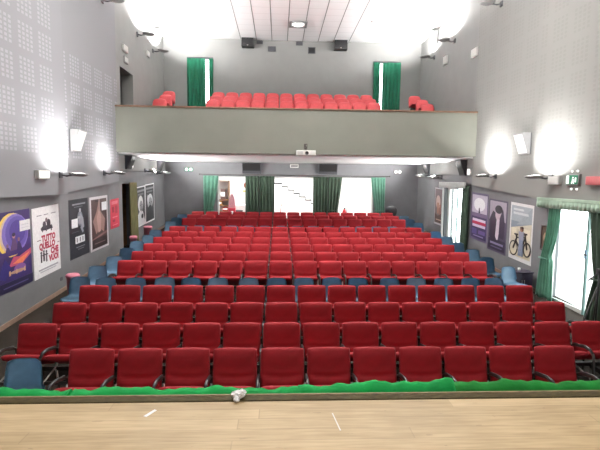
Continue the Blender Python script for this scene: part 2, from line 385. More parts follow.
# ------------------------------------------------------------------ door frames
def frame_x(nm, X, y0, y1, z0, z1, m, w=.05, d=.12, out=1):
    b = MB()
    for a, c in ((y0, y0 + w), (y1 - w, y1)): b.box(min(X, X + out * d), max(X, X + out * d), a, c, z0, z1, m)
    b.box(min(X, X + out * d), max(X, X + out * d), y0 + w, y1 - w, z1 - w, z1, m)
    return struct(b, nm)
f1 = frame_x('door_1', LR + .08, D1[0], D1[1], fl(15.4) - .05, D1[3], M['white'])
f2 = frame_x('door_2', LR + .08, D2[0], D2[1], fl(8.8) - .03, D2[3], M['white'])
def leaf_x(parent, X, y0, y1, z0, z1, handle_y=None):
    b = MB(); w = .045
    for a, c, mm in ((y0, y0 + w, M['frame']), (y1 - w, y1, M['white'])): b.box(X, X + .04, a, c, z0, z1, mm)
    for a, c in ((z0, z0 + .09), (z1 - w, z1)): b.box(X, X + .04, y0 + w, y1 - w, a, c, M['white'])
    lf = b.build('door_leaf', parent)
    g = MB(); g.box(X + .015, X + .025, y0 + w, y1 - w, z0 + .09, z1 - w, M['glass']); g.build('pane', lf)
    if handle_y:
        h = MB(); h.box(X - .015, X, handle_y - .03, handle_y + .03, 1.28, 1.46, M['blue'], .005); h.tube([(X - .01, handle_y, 1.37), (X - .05, handle_y, 1.37), (X - .055, handle_y - .1, 1.37)], .012, M['darksteel']); h.build('handle', lf)
leaf_x(f2, LR + .1, 8.74, 9.92, fl(8.8), D2[3] - .05, 8.77)
leaf_x(f1, LR + .1, 15.48, 16.26, fl(15.8) - .02, D1[3] - .05)
for k, (a, b_, z0, z1) in enumerate(BD):
    b = MB(); w = .06
    for p, q in ((a, a + w), (b_ - w, b_)): b.box(p, q, YB + .05, YB + .2, z0, z1, M['white'])
    b.box(a + w, b_ - w, YB + .05, YB + .2, z1 - w, z1, M['white']); struct(b, 'door_%d' % (3 + k))
for k, (a, b_, z0, z1) in enumerate(BU):
    b = MB(); w = .05
    for p, q in ((a, a + w), (b_ - w, b_)): b.box(p, q, YB + .03, YB + .2, z0, z1, M['spkdark'])
    b.box(a + w, b_ - w, YB + .03, YB + .2, z1 - w, z1, M['spkdark'])
    o = struct(b, 'door_%d' % (6 + k))
    # the leaves, one of them ajar so that daylight shows
    g0, g1 = ((-3.06, -2.93) if k == 0 else (4.24, 4.36))
    for p, q in ((a + w, g0 - .04), (g1 + .04, b_ - w)):
        d = MB(); d.box(p, q, YB + .12, YB + .16, 5.22, z1 - w, M['white']); d.build('door_leaf', o)

# ------------------------------------------------------------------ curtains
def curtain(name, label, p0, p1, z0, z1, m, folds, amp=.05, tie=None, group=None, n_u=None, squeeze=.45, to=0, thick=.012, hem=0.06, flare=0.0):
    """cloth hung in folds between two floor points; TIE = height where it is gathered, towards end 0 or 1"""
    p0 = Vector((*p0, 0)); p1 = Vector((*p1, 0)); d = p1 - p0; nrm = Vector((-d.y, d.x, 0)).normalized()
    nu = n_u or folds * 8; nv = 22; b = MB(); grid = []
    i = b.mi(m); ph = random.random() * 6
    for a in range(nv + 1):
        v = a / nv; z = z1 + (z0 - z1) * v; row = []
        for k in range(nu + 1):
            u = k / nu; uu = u
            if tie is not None:
                zt = tie; dist = abs(z - zt); span = (z1 - zt) if z > zt else (zt - z0) * 1.3
                g = max(0, 1 - dist / span) ** 1.4
                w = 1 - squeeze * g
                uu = (u * w) if to == 0 else 1 - (1 - u) * w
                if flare: uu -= flare * min(1, max(0, (z1 - z) / (z1 - zt))) ** 2.5 * (1 if z > zt else 1 + .8 * (zt - z) / (zt - z0)) * (1 if z > zt else (1 - u * .6))
            off = amp * (.35 + .65 * min(1, v * 2.2)) * math.sin(2 * PI * folds * u + ph + .5 * math.sin(3 * v + u * 5))
            row.append((p0 + d * uu + nrm * off + Vector((0, 0, z + (hem * math.sin(u * 9 + ph) * v * .4)))))
        grid.append(row)
    F = [[b.bm.verts.new(q + nrm * thick * .5) for q in r] for r in grid]; B = [[b.bm.verts.new(q - nrm * thick * .5) for q in r] for r in grid]
    for a in range(nv):
        for k in range(nu):
            for G, rev in ((F, 0), (B, 1)):
                q = (G[a][k], G[a][k + 1], G[a + 1][k + 1], G[a + 1][k]); f = b.bm.faces.new(q[::-1] if rev else q); f.material_index = i; f.smooth = True
    edge = [F[0][k] for k in range(nu + 1)] + [F[a][nu] for a in range(1, nv + 1)] + [F[nv][k] for k in range(nu - 1, -1, -1)] + [F[a][0] for a in range(nv - 1, 0, -1)]
    edb = [B[0][k] for k in range(nu + 1)] + [B[a][nu] for a in range(1, nv + 1)] + [B[nv][k] for k in range(nu - 1, -1, -1)] + [B[a][0] for a in range(nv - 1, 0, -1)]
    for k in range(len(edge)):
        j = (k + 1) % len(edge)
        f = b.bm.faces.new((edge[k], edge[j], edb[j], edb[k])); f.material_index = i
    o = b.build(name); tag(o, label, 'curtain', group)
    if tie is not None:
        c0 = p0 + d * ((0 if to == 0 else squeeze) - flare); c1 = p0 + d * (((1 - squeeze) if to == 0 else 1) - flare)
        t = MB(); r = .02 + amp
        pts = [c0 + nrm * r * .6, c0 - nrm * r, c1 - nrm * r, c1 + nrm * r * .6]
        pts = [Vector((q.x, q.y, tie)) for q in [c0 + nrm * r, c0 - nrm * r, (c0 + c1) / 2 - nrm * (r + .02), c1 - nrm * r, c1 + nrm * r, (c0 + c1) / 2 + nrm * (r + .02), c0 + nrm * r]]
        t.tube(pts, .022, m, 6); tb = t.build('tieback', o)
    return o
# right daylight door near the stage
xr = LR - .10
curtain('curtain', 'tied green curtain on the far side of the bright doorway beside the bicycle poster', (xr, 9.78), (xr, 9.38), .22, 2.36, M['green'], 5, .035, tie=1.12, squeeze=.3, to=0, flare=.45)
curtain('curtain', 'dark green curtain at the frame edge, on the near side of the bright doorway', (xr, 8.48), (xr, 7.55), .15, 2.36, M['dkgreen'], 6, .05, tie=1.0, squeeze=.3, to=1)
# right daylight door under the balcony
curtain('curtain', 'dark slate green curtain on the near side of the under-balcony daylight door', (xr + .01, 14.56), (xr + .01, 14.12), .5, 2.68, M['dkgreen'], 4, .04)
curtain('curtain', 'narrow pale net curtain between the under-balcony daylight door and the warm-toned poster', (xr + .01, 16.44), (xr + .01, 16.29), .6, 2.68, M['lace'], 2, .02)
# left doorway
curtain('curtain', 'olive green curtain half drawn over the doorway in the poster wall', (LL + .10, 14.85), (LL + .10, 15.62), .54, 2.66, M['olive'], 6, .04)
# back wall
yb = YB - .10
curtain('curtain', 'green curtain on the outer side of the shelf-lit back doorway', (-3.2, yb), (-2.56, yb), ZB + .03, 2.95, M['green'], 4, .045, tie=1.55, squeeze=.35, to=0)
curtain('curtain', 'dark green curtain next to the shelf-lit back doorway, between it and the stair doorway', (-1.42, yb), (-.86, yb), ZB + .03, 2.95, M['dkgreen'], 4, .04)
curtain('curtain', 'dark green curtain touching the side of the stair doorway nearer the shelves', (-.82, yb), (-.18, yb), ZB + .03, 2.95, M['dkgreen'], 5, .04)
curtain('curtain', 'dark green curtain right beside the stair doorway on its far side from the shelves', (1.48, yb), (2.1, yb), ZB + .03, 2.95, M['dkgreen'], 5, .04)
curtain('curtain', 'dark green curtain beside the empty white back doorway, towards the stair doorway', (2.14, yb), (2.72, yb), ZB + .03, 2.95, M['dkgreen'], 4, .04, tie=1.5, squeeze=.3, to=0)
curtain('curtain', 'lighter green curtain on the outer side of the empty white back doorway', (3.98, yb), (4.6, yb), ZB + .03, 2.95, M['green'], 5, .045, tie=1.5, squeeze=.35, to=1)
def rod(name, label, a, b_, m=M['darksteel']):
    t = MB(); t.tube([a, b_], .016, m, 8)
    for p in (a, b_): t.lathe([(.0, -.03), (.028, -.015), (.028, .015), (.0, .03)], m, p, 10)
    return tag(t.build(name), label, 'curtain rod')
rod('curtain_rod', 'dark rod above the three curtained doorways of the lower back wall', (-3.35, yb, 3.0), (4.78, yb, 3.0))
# the gallery curtains
zc0 = 5.25
curtain('curtain', 'wide emerald curtain panel over the gallery opening above the shelf-lit doorway', (-3.83, YB - .05), (-3.07, YB - .05), zc0, 7.78, M['emerald'], 5, .04)
curtain('curtain', 'narrow emerald curtain strip beside the daylight slit above the shelf-lit doorway', (-2.93, YB - .05), (-2.76, YB - .05), zc0, 7.78, M['emerald'], 2, .03)
curtain('curtain', 'narrow emerald curtain strip beside the daylight slit of the gallery opening over the empty doorway', (3.97, YB - .05), (4.24, YB - .05), zc0, 7.78, M['emerald'], 2, .03)
curtain('curtain', 'wide emerald curtain panel of the gallery opening above the empty white doorway', (4.36, YB - .05), (5.14, YB - .05), zc0, 7.78, M['emerald'], 5, .04)

def valance(label, X, y0, y1, z0, z1, m, n):
    b = MB(); i = b.mi(m); nu = n * 8; R = []
    for k in range(nu + 1):
        u = k / nu; ph = u * n * 2 * PI; y = y0 + (y1 - y0) * u; x = X + .03 * math.sin(ph)
        zb = z0 + .035 * math.cos(ph)
        R.append([b.bm.verts.new((x - .01, y, z1)), b.bm.verts.new((x - .02, y, zb)), b.bm.verts.new((x + .0, y, zb)), b.bm.verts.new((x + .02, y, z1))])
    for k in range(nu):
        for j in range(4): f = b.bm.faces.new((R[k][j], R[k][(j + 1) % 4], R[k + 1][(j + 1) % 4], R[k + 1][j])); f.material_index = i; f.smooth = True
    b.bm.faces.new(R[0]).material_index = i; b.bm.faces.new(R[-1][::-1]).material_index = i
    b.box(X - .03, X + .04, y0, y1, z1, z1 + .05, m)
    return tag(b.build('curtain_valance'), label, 'valance')
valance('pale green scalloped valance over the bright doorway beside the bicycle poster', LR - .21, 7.4, 10.05, 2.28, 2.42, M['pale'], 22)
valance('white scalloped valance over the daylight door under the balcony', LR - .19, 14.2, 16.45, 2.62, 2.74, M['lace'], 20)

# ------------------------------------------------------------------ seats
def cushion(w, h, t, m, nx=10, nz=9, crease=None, bulge=.5):
    """upholstered slab, centred in x, from z 0 to h; its front faces -y"""
    b = MB(); i = b.mi(m)
    def P(u, v, side):
        e = (1 - abs(u) ** 7) ** .5 * (1 - abs(v) ** 7) ** .5 if abs(u) < 1 and abs(v) < 1 else 0
        c = (abs(u) ** 6) * (abs(v) ** 6)
        x = w / 2 * u * (1 - .035 * c); z = h / 2 * (1 + v * (1 - .03 * c)) + (.008 * (1 - u * u) if v > 0 else 0) * max(0, v)
        y = -side * t / 2 * e
        if side > 0:
            y -= .012 * (1 - u * u) * (1 - v * v)
            if crease is not None:
                q = z / h - (crease + .07 * u * u); e4 = max(0, 1 - abs(u) ** 5)
                y += e4 * (.030 * math.exp(-(q / .045) ** 2) + .016 * math.exp(-((q - .16) / .16) ** 2) - .016 * math.exp(-((q + .12) / .08) ** 2))
        return Vector((x, y, z))
    us = [-math.cos(PI * k / nx) for k in range(nx + 1)]; us = [.6 * a + .4 * (2 * k / nx - 1) for k, a in enumerate(us)]
    vs = [-math.cos(PI * k / nz) for k in range(nz + 1)]; vs = [.5 * a + .5 * (2 * k / nz - 1) for k, a in enumerate(vs)]
    F = {}; B = {}
    for a, v in enumerate(vs):
        for k, u in enumerate(us):
            F[a, k] = b.bm.verts.new(P(u, v, 1))
            B[a, k] = F[a, k] if (a in (0, nz) or k in (0, nx)) else b.bm.verts.new(P(u, v, -1))
    for a in range(nz):
        for k in range(nx):
            for G, r in ((F, 0), (B, 1)):
                q = (G[a, k], G[a, k + 1], G[a + 1, k + 1], G[a + 1, k])
                f = b.bm.faces.new(q[::-1] if r else q); f.material_index = i; f.smooth = True
    return b
def xform(o, M4): o.data.transform(M4); o.data.update()
SEAT_NAME = 'cinema_seat'
seat0 = thing(SEAT_NAME, 'x', 'cinema seat', (0, 0, -50))
back_ = cushion(.496, .512, .085, M['red'], nx=14, nz=26, crease=.38).build('backrest', seat0)
xform(back_, Matrix.Translation((0, -.115, .385)) @ Matrix.Rotation(math.radians(-13), 4, 'X'))
pan_ = cushion(.49, .43, .085, M['red'], nz=6).build('seat', seat0)
xform(pan_, Matrix.Translation((0, -.085, .425)) @ Matrix.Rotation(math.radians(64), 4, 'X'))
def arm_parts(parent, x):
    f = MB(); f.tube([(x, -.05, .50), (x, -.06, .57), (x, -.12, .60), (x, -.32, .645), (x, -.44, .645), (x, -.51, .60), (x, -.53, .50), (x, -.52, .30), (x, -.50, .04), (x, -.50, .0)], [.011, .012, .013, .014, .015, .016, .016, .016, .016, .016], M['darksteel'], 8, 1.3)
    f.tube([(x, -.51, .27), (x, -.10, .36), (x, -.06, .50)], .012, M['steel'], 6)
    f.tube([(x, -.12, .31), (x, -.05, .0)], .014, M['steel'], 6)
    fr = f.build('side_frame', parent)
    p = MB(); p.tube([(x, -.12, .625), (x, -.22, .645), (x, -.34, .668), (x, -.44, .662), (x, -.51, .615)], [.013, .016, .0165, .0165, .013], M['black'], 8, .55)
    p.build('armrest', parent)
arm_parts(seat0, -.265)
seatE = dup(seat0, 'x', (0, 0, -50)); arm_parts(seatE, .265)
ub = MB(); ub.box(-.02, .02, -.45, -.12, .27, .33, M['darksteel']); ub.box(-.25, .25, -.15, -.12, .31, .36, M['darksteel']); ub.box(-.25, .25, -.47, -.44, .26, .30, M['darksteel']); under = ub.build('seat_rail', seat0)
u2 = under.copy(); C.objects.link(u2); u2.parent = seatE
RN = ['front row', 'second row', 'third row', 'fourth row', None, 'fifth red row', 'sixth red row', 'seventh red row', 'eighth red row', 'ninth red row', 'tenth red row', None, 'third row from the back', 'second row from the back', 'rearmost red row']
D0, SP, W = 5.0437, .9186, .53
for k, rn in enumerate(RN):
    if rn is None: continue
    n = 11 if k == 0 else 15
    y = D0 + SP * k; z = fl(y)
    for j in range(n):
        x = XC + (j - (n - 1) / 2) * W
        where = 'left' if j < 8 else 'right'
        q = ORD[j] if j < 8 else ORD[n - 1 - j]
        if n == 11: where, q = ('left', ORD[j]) if j < 6 else ('right', ORD[10 - j])
        lab = 'red cushioned cinema seat, %s from the %s end of the %s' % (q, where, rn)
        lab = lab.replace('first from the %s end of' % where, 'at the %s end of' % where)
        o = dup(seatE if j == n - 1 else seat0, lab, (x + random.uniform(-.002, .002), y + random.uniform(-.006, .006), z), random.uniform(-.003, .003), 'red seats in the ' + rn)
        o.name = SEAT_NAME
# gallery seats
def rounded(w, h, t, m):
    b = cushion(w, h, t, m, nx=12, nz=10)
    for v in b.bm.verts:
        q = max(0, (v.co.z / h - .62) / .38); v.co.x *= 1 - .16 * q ** 2.2; v.co.z -= .05 * q * (abs(v.co.x) / (w / 2)) ** 3
    return b
gal0 = thing('balcony_seat', 'x', 'balcony seat', (0, 0, -50))
o = rounded(.49, .50, .10, M['coral']).build('backrest', gal0); xform(o, Matrix.Translation((0, -.115, .385)) @ Matrix.Rotation(math.radians(-13), 4, 'X'))
o = cushion(.47, .42, .09, M['coral'], nz=6).build('seat', gal0); xform(o, Matrix.Translation((0, -.085, .42)) @ Matrix.Rotation(math.radians(78), 4, 'X'))
b = MB(); b.box(-.2, .2, -.2, -.14, .0, .42, M['black'], .01); b.build('pedestal', gal0)
b = MB(); b.box(-.2, .2, -.06, -.035, .48, .80, M['black'], .01); b.build('rear_shell', gal0)
for k, (y, zf) in enumerate(RB):
    rn = ('gallery row nearest the rail', 'middle gallery row', 'rear gallery row')[k]
    for j in range(12):
        x = .525 + (j - 5.5) * .515
        q, where = (ORD[j], 'left') if j < 6 else (ORD[11 - j], 'right')
        lab = ('coral balcony seat, %s from the %s end of the %s' % (q, where, rn)).replace('first from the %s end' % where, 'at the %s end' % where)
        o = dup(gal0, lab, (x, y, zf), 0, 'balcony seats in the ' + rn); o.name = 'balcony_seat'
    for x, who in ((-4.14, 'on the dark-door side of the gallery'), (5.28, 'on the white-box side of the gallery')):
        o = dup(gal0, 'single coral seat %s, %s row' % (who, ('nearest', 'middle', 'rear')[k]), (x + (.0, .03, -.03)[k], y, zf), 0, 'single balcony seats past the side aisles'); o.name = 'balcony_seat'
for r in (seat0, seatE, gal0):
    for c in list(r.children): bpy.data.objects.remove(c)
    bpy.data.objects.remove(r)

# blue shell chairs
def shell():
    prof = [(.0, .785, .165), (-.004, .765, .178), (-.010, .72, .188), (-.025, .62, .200), (-.045, .52, .21), (-.06, .455, .215), (-.095, .425, .218), (-.16, .415, .22), (-.27, .418, .22), (-.37, .428, .218), (-.42, .42, .21), (-.44, .40, .19)]
    b = MB(); i = b.mi(M['blue']); n = 10; R = []
    for y, z, w in prof:
        row = []
        for k in range(n + 1):
            u = 2 * k / n - 1; e = abs(u) ** 2.5
            back = z > .46
            row.append(b.bm.verts.new((w * u, y - (.05 * e if back else 0), z + (.028 * e if not back else 0) - (.028 * abs(u) ** 9 if z > .78 else 0))))
        R.append(row)
    for a in range(len(R) - 1):
        for k in range(n): f = b.bm.faces.new((R[a][k], R[a][k + 1], R[a + 1][k + 1], R[a + 1][k])); f.material_index = i; f.smooth = True
    # back skin
    bmesh.ops.solidify(b.bm, geom=b.bm.faces[:], thickness=.010)
    for f in b.bm.faces: f.smooth = True; f.material_index = i
    return b
chair0 = thing('plastic_chair', 'x', 'chair', (0, 0, -50))
shell().build('shell', chair0)
for sx in (-1, 1):
    for a, c in (((sx * .17, -.36, .41), (sx * .20, -.40, 0)), ((sx * .17, -.12, .41), (sx * .20, -.04, 0))):
        t = MB(); t.tube([a, c], .011, M['steel'], 6); t.build('leg', chair0)
t = MB(); t.tube([(-.17, -.36, .405), (.17, -.36, .405)], .009, M['steel'], 6); t.tube([(-.17, -.12, .405), (.17, -.12, .405)], .009, M['steel'], 6); t.build('cross_bar', chair0)
def blue(lab, x, y, rz, grp):
    o = dup(chair0, lab, (x, y, fl(y - .2)), rz, grp); o.name = 'plastic_chair'; return o
y5 = D0 + SP * 4
px5 = [-3.76, -3.26, -2.70, -2.16, -1.66, -1.15, -.56, -.03, .50, 1.04, 1.55, 2.17, 2.70, 3.24, 3.78, 4.26]
for j, x in enumerate(px5):
    q, where = (ORD[j], 'left') if j < 8 else (ORD[15 - j], 'right')
    lab = ('blue plastic chair peeping over the fourth red row, %s from the %s' % (q, where)).replace('first from the', 'at its far')
    blue(lab, x, y5 + random.uniform(-.02, .02) + (.04 if j == 0 else 0), random.uniform(-.04, .04), 'blue chairs in the cross aisle')
y11 = D0 + SP * 11
for j in range(14):
    x = .62 + (j - 7) * .535
    q, where = (ORD[j], 'left') if j < 7 else (ORD[13 - j], 'right')
    lab = ('blue chair between the tenth and eleventh red rows, %s from the %s end' % (q, where)).replace('first from the', 'at the')
    blue(lab, x, y11, random.uniform(-.03, .03), 'blue chairs in the rear cross aisle')
blue('sunlit pale blue chair standing clear of the tenth red row towards the daylight door', 4.64, y11 - .02, 0, 'blue chairs in the rear cross aisle')
rowname = {5: 'fifth', 6: 'sixth', 7: 'seventh', 8: 'eighth', 9: 'ninth', 10: 'tenth', 12: 'eleventh', 13: 'twelfth', 14: 'thirteenth'}
for k, rn in rowname.items():
    y = D0 + SP * k
    rz = random.uniform(-.08, .08)
    blue('blue plastic chair between the left poster wall and the %s red row' % rn, -3.76 + random.uniform(-.03, .03), y, rz, 'blue chairs along the left aisle')
    blue('blue plastic chair between the right poster wall and the %s red row' % rn, 4.97 + random.uniform(-.03, .03), y, (.28 if k == 5 else .18 if k == 6 else random.uniform(0, .1)), 'blue chairs along the right aisle')
blue('dark blue plastic chair at the left end of the front row', -2.79, D0 - .0, .03, 'blue chairs beside the front row')
blue('blue plastic chair at the right end of the front row, cut by the frame', 4.02, D0, -.05, 'blue chairs beside the front row')
for c in list(chair0.children): bpy.data.objects.remove(c)
bpy.data.objects.remove(chair0)

# pink tubs on the left aisle, dark cabinet, black-backed chair, tripod
for (x, y, lab, h, r) in ((-4.12, 9.22, 'large pink plastic bin against the left wall below the black poster', .66, .12), (-4.25, 13.5, 'small pink plastic bin between left wall and eighth red row chair', .66, .10), (-4.25, 15.0, 'pink plastic bin by the foot of the olive curtain', .72, .13)):
    b = MB(); t_ = thing('waste_bin', lab, 'bin', (x, y, fl(y)), 0, 'pink bins along the left wall')
    b.lathe([(r * .8, 0), (r, h - .02), (r + .012, h - .02), (r + .012, h), (r - .015, h), (r * .75, .03)], M['pink'], n=24); b.build('bin_body', t_)
    l = MB(); l.lathe([(r + .014, h), (r + .014, h + .02), (r * .9, h + .05), (.01, h + .06)], M['pink'], n=24); l.build('lid', t_)
t_ = thing('side_cabinet', 'low dark violet cabinet against the right wall below the bicycle poster', 'cabinet', (5.70, 10.42, fl(10.42)))
b = MB(); b.box(-.24, .24, -.20, .20, .03, .46, M['violetbox'], .01); b.build('body', t_)
b = MB(); b.box(-.26, .26, -.22, .22, .46, .485, M['violetbox'], .005); b.build('top', t_)
for s in (-1, 1):
    b = MB(); b.box(s * .115 - .108, s * .115 + .108, -.215, -.2, .06, .43, M['violetbox'], .004); d = b.build('door', t_)
    b = MB(); b.tube([(s * .03, -.22, .2), (s * .03, -.235, .2), (s * .03, -.235, .3), (s * .03, -.22, .3)], .006, M['steel'], 6); b.build('handle', d)
b = MB(); b.lathe([(.025, 0), (.035, .08), (.032, .08), (.022, .006)], M['white'], n=16); tag(b.build('paper_cup', loc=(5.68, 10.36, fl(10.42) + .485)), 'small white cup on the dark violet cabinet', 'cup')
t_ = thing('office_chair', 'black round-backed chair behind the last rows near the back corner', 'chair', (4.68, 18.75, fl(18.7)))
b = MB(); b.lathe([(.0, -.28), (.16, -.26), (.235, -.12), (.25, 0), (.235, .1), (.16, .2), (.0, .24)], M['black'], (0, 0, .86), 20, 1, .22); b.build('backrest', t_)
b = MB(); b.lathe([(.0, 0), (.22, .01), (.24, .04), (.22, .08), (.0, .085)], M['black'], (0, -.22, .44), 20); b.build('seat', t_)
b = MB(); b.tube([(0, -.22, .44), (0, -.22, .1)], .025, M['darksteel'])
b.tube([(0, -.22, .42), (0, .03, .46), (0, .05, .8)], .015, M['darksteel'])
for k in range(5): a = k * 2 * PI / 5; b.tube([(0, -.22, .10), (.25 * math.cos(a), -.22 + .25 * math.sin(a), .03)], .018, M['darksteel'])
b.build('base', t_)
tp = thing('tripod_stand', 'black tripod stand in front of the near curtain at the frame edge', 'tripod', (4.98, 6.75, 0))
b = MB(); b.tube([(0, 0, .55), (0, 0, 1.42)], .014, M['black']); b.build('column', tp)
for a in (3.2, 5.3, 1.1):
    b = MB(); b.tube([(.02 * math.cos(a), .02 * math.sin(a), 1.18), (.42 * math.cos(a), .42 * math.sin(a), 0)], .013, M['black']); b.build('leg', tp)
b = MB(); b.box(-.03, .05, -.04, .04, 1.38, 1.47, M['black'], .008); b.tube([(0, 0, 1.42), (-.22, -.06, 1.30)], .010, M['black']); b.build('head', tp)

# ------------------------------------------------------------------ stage lip, cloth and bits
t_ = thing('stage_lip', 'worn dark wooden strip along the stage edge', 'moulding', (0, 0, 0))
b = MB(); b.box(-4.85, 6.05, 3.155, 3.25, 1.12, 1.206, M['lip'], .006); b.build('batten', t_)
b = MB(); b.box(-4.85, 6.05, 3.236, 3.252, 1.205, 1.209, M['lipedge'], .001); b.build('edge_strip', t_)
def cloth(x0, x1, label, h0, h1, seed, m='cloth'):
    rnd = random.Random(seed); b = MB(); i = b.mi(M[m]); n = int((x1 - x0) / .025); R = []
    ph = [rnd.random() * 6 for _ in range(6)]
    for k in range(n + 1):
        u = k / n; x = x0 + (x1 - x0) * u
        w = .010 * math.sin(x * 9 + ph[0]) + .007 * math.sin(x * 23 + ph[1]) + .004 * math.sin(x * 51 + ph[2])
        top = h0 + (h1 - h0) * u + w; q = .006 * math.sin(x * 37 + ph[3]) + .005 * math.sin(x * 80 + ph[4])
        prof = [(3.262, 1.10), (3.266 + q * .3, 1.188), (3.335 + q, top - .006), (3.375 + q, top), (3.40 + q * 1.5, top - .03), (3.42 + q * 2, 1.1), (3.43 + q * 3, .85 + w * 2)]
        R.append([b.bm.verts.new((x, y, z)) for y, z in prof])
    for k in range(n):
        for j in range(6): f = b.bm.faces.new((R[k][j], R[k][j + 1], R[k + 1][j + 1], R[k + 1][j])); f.smooth = True; f.material_index = i
    bmesh.ops.solidify(b.bm, geom=b.bm.faces[:], thickness=.004)
    return tag(b.build('green_cloth'), label, 'cloth', 'green cloths along the stage edge')
cloth(-3.4, -1.55, 'flat bright green cloth on the stage edge, before the dark blue front chair', 1.205, 1.203, 1)
cloth(-1.53, .18, 'sagging bright green cloth length on the stage edge by the white tissue', 1.208, 1.198, 2)
cloth(.16, 1.36, 'bunched bright green cloth length standing highest on the stage edge', 1.215, 1.250, 3)
cloth(1.34, 3.6, 'darker green cloth length at the tripod end of the stage edge', 1.238, 1.212, 5, 'cloth2')

b = MB(); rnd = random.Random(11); b2 = bmesh.new(); bmesh.ops.create_icosphere(b2, subdivisions=3, radius=1)
for v in b2.verts:
    k = 1 + rnd.uniform(-.16, .2); v.co = Vector((v.co.x * .052 * k, v.co.y * .04 * k, v.co.z * .028 * k + (.012 if v.co.x > .3 else 0)))
b.merge(b2, M['paper']); b2 = bmesh.new(); bmesh.ops.create_icosphere(b2, subdivisions=2, radius=1)
for v in b2.verts: k = 1 + rnd.uniform(-.2, .2); v.co = Vector((v.co.x * .022 * k - .012, v.co.y * .03 * k - .045, v.co.z * .018 * k - .012))
b.merge(b2, M['paper'])
tag(b.build('paper_tissue', loc=(-.28, 3.20, 1.228)), 'crumpled white tissue lying on the stage lip', 'tissue')
b = MB(); b.box(-.012, .012, -.05, .05, 0, .002, M['paper']); o = b.build('tape_scrap', loc=(-.86, 3.0, 1.2)); o.rotation_euler = (0, 0, -.5); tag(o, 'small scrap of white tape on the stage boards', 'tape')
b = MB(); b.box(-.004, .004, -.11, .11, 0, .002, M['foyer_floor']); o = b.build('tape_scrap', loc=(.39, 2.86, 1.2)); o.rotation_euler = (0, 0, .12); tag(o, 'thin pale line of tape across the stage boards near the middle', 'tape')

# ------------------------------------------------------------------ wall sconces (uplights)
LIGHTS = []
def sconce(side, y, z, label, power, group, reach=.55, size=.30):
    X = XL if side < 0 else XR; s = -side
    X = face_x(side, y)
    t = thing('wall_uplight', label, 'wall light', (X, y, z), 0, group)
    b = MB(); b.box(*sorted((0, s * .035)), -.06, .06, -.09, .05, M['spkdark'], .006); b.build('wall_plate', t)
    b = MB(); b.tube([(s * .03, 0, -.02), (s * .14, 0, -.045), (s * (reach - .28), 0, -.02)], .022, M['spkdark']); b.build('arm', t)
    b = MB(); mt = Matrix.Translation((s * (reach - .16), 0, .0)) @ Matrix.Rotation(s * math.radians(4), 4, 'Y')
    b.lathe([(.05, -.055), (.13, -.045), (.20, -.01), (.205, .02), (.19, .02), (.12, -.02), (.0, -.03)][:6], M['spkgrey'], n=24, sx=1, sy=.8, matrix=mt); b.build('reflector_dish', t)
    b = MB(); b.lathe([(.10, -.012), (.175, .012), (.175, .016), (.0, .026)], M['lamp'], n=24, sx=1, sy=.8, matrix=mt); b.build('lamp_glass', t)
    l = bpy.data.lights.new('uplight_bulb', 'AREA'); l.shape = 'DISK'; l.size = size; l.energy = power; l.color = (1, .985, .97); l.spread = math.radians(180 if (z > 5 or y > 14) else 150)
    lo = bpy.data.objects.new('uplight_bulb', l); C.objects.link(lo)
    lo.location = (X + s * (reach - .2), y, z + .05)
    d = Vector(((s * .45) if z > 5 else (s * 1.4) if y > 14 else (-s * .45), 0, 1)).normalized(); lo.rotation_euler = d.to_track_quat('-Z', 'Y').to_euler()
    return t
P1, P2 = 88, 330
G1 = 'uplights on the left wall'; G2 = 'uplights on the right wall'
sconce(-1, 6.9, 2.87, 'uplight on the left wall above the purple poster, outside the frame edge', P1, G1)
sconce(-1, 10.05, 2.87, 'bright uplight on the left wall above the white lettered poster', P1, G1)
sconce(-1, 12.7, 2.95, 'uplight on the left wall above the brown-toned poster, before the balcony', P1 * .35, G1)
sconce(-1, 16.7, 3.10, 'uplight under the balcony above the black and white portraits', 700, G1, .5)
sconce(-1, 18.3, 3.04, 'uplight in the left rear corner under the balcony', 80, G1, .5)
sconce(1, 9.67, 2.93, 'bright uplight on the right wall next to the exit sign', P1 * 1.25, G2)
sconce(1, 12.35, 2.98, 'bright uplight on the right wall just before the balcony', P1 * 1.3, G2)
sconce(1, 16.6, 2.98, 'uplight under the balcony over the daylight door', 700, G2, .5)
sconce(1, 18.1, 3.06, 'uplight in the right rear corner under the balcony', 100, G2, .5)
G3 = 'upper wall uplights near the ceiling'
sconce(-1, 12.9, 7.52, 'upper left uplight at the top frame edge, nearest the stage', P2, G3)
sconce(-1, 16.15, 7.64, 'upper left uplight over the dark gallery door', P2, G3)
sconce(-1, 18.05, 7.62, 'upper left uplight closest to the gallery back wall', P2, G3)
sconce(1, 12.5, 7.58, 'upper right uplight at the top frame edge, nearest the stage', P2, G3)
sconce(1, 15.9, 7.62, 'upper right uplight above the small white box', P2, G3)
sconce(1, 17.95, 7.6, 'upper right uplight closest to the gallery back wall', P2, G3)

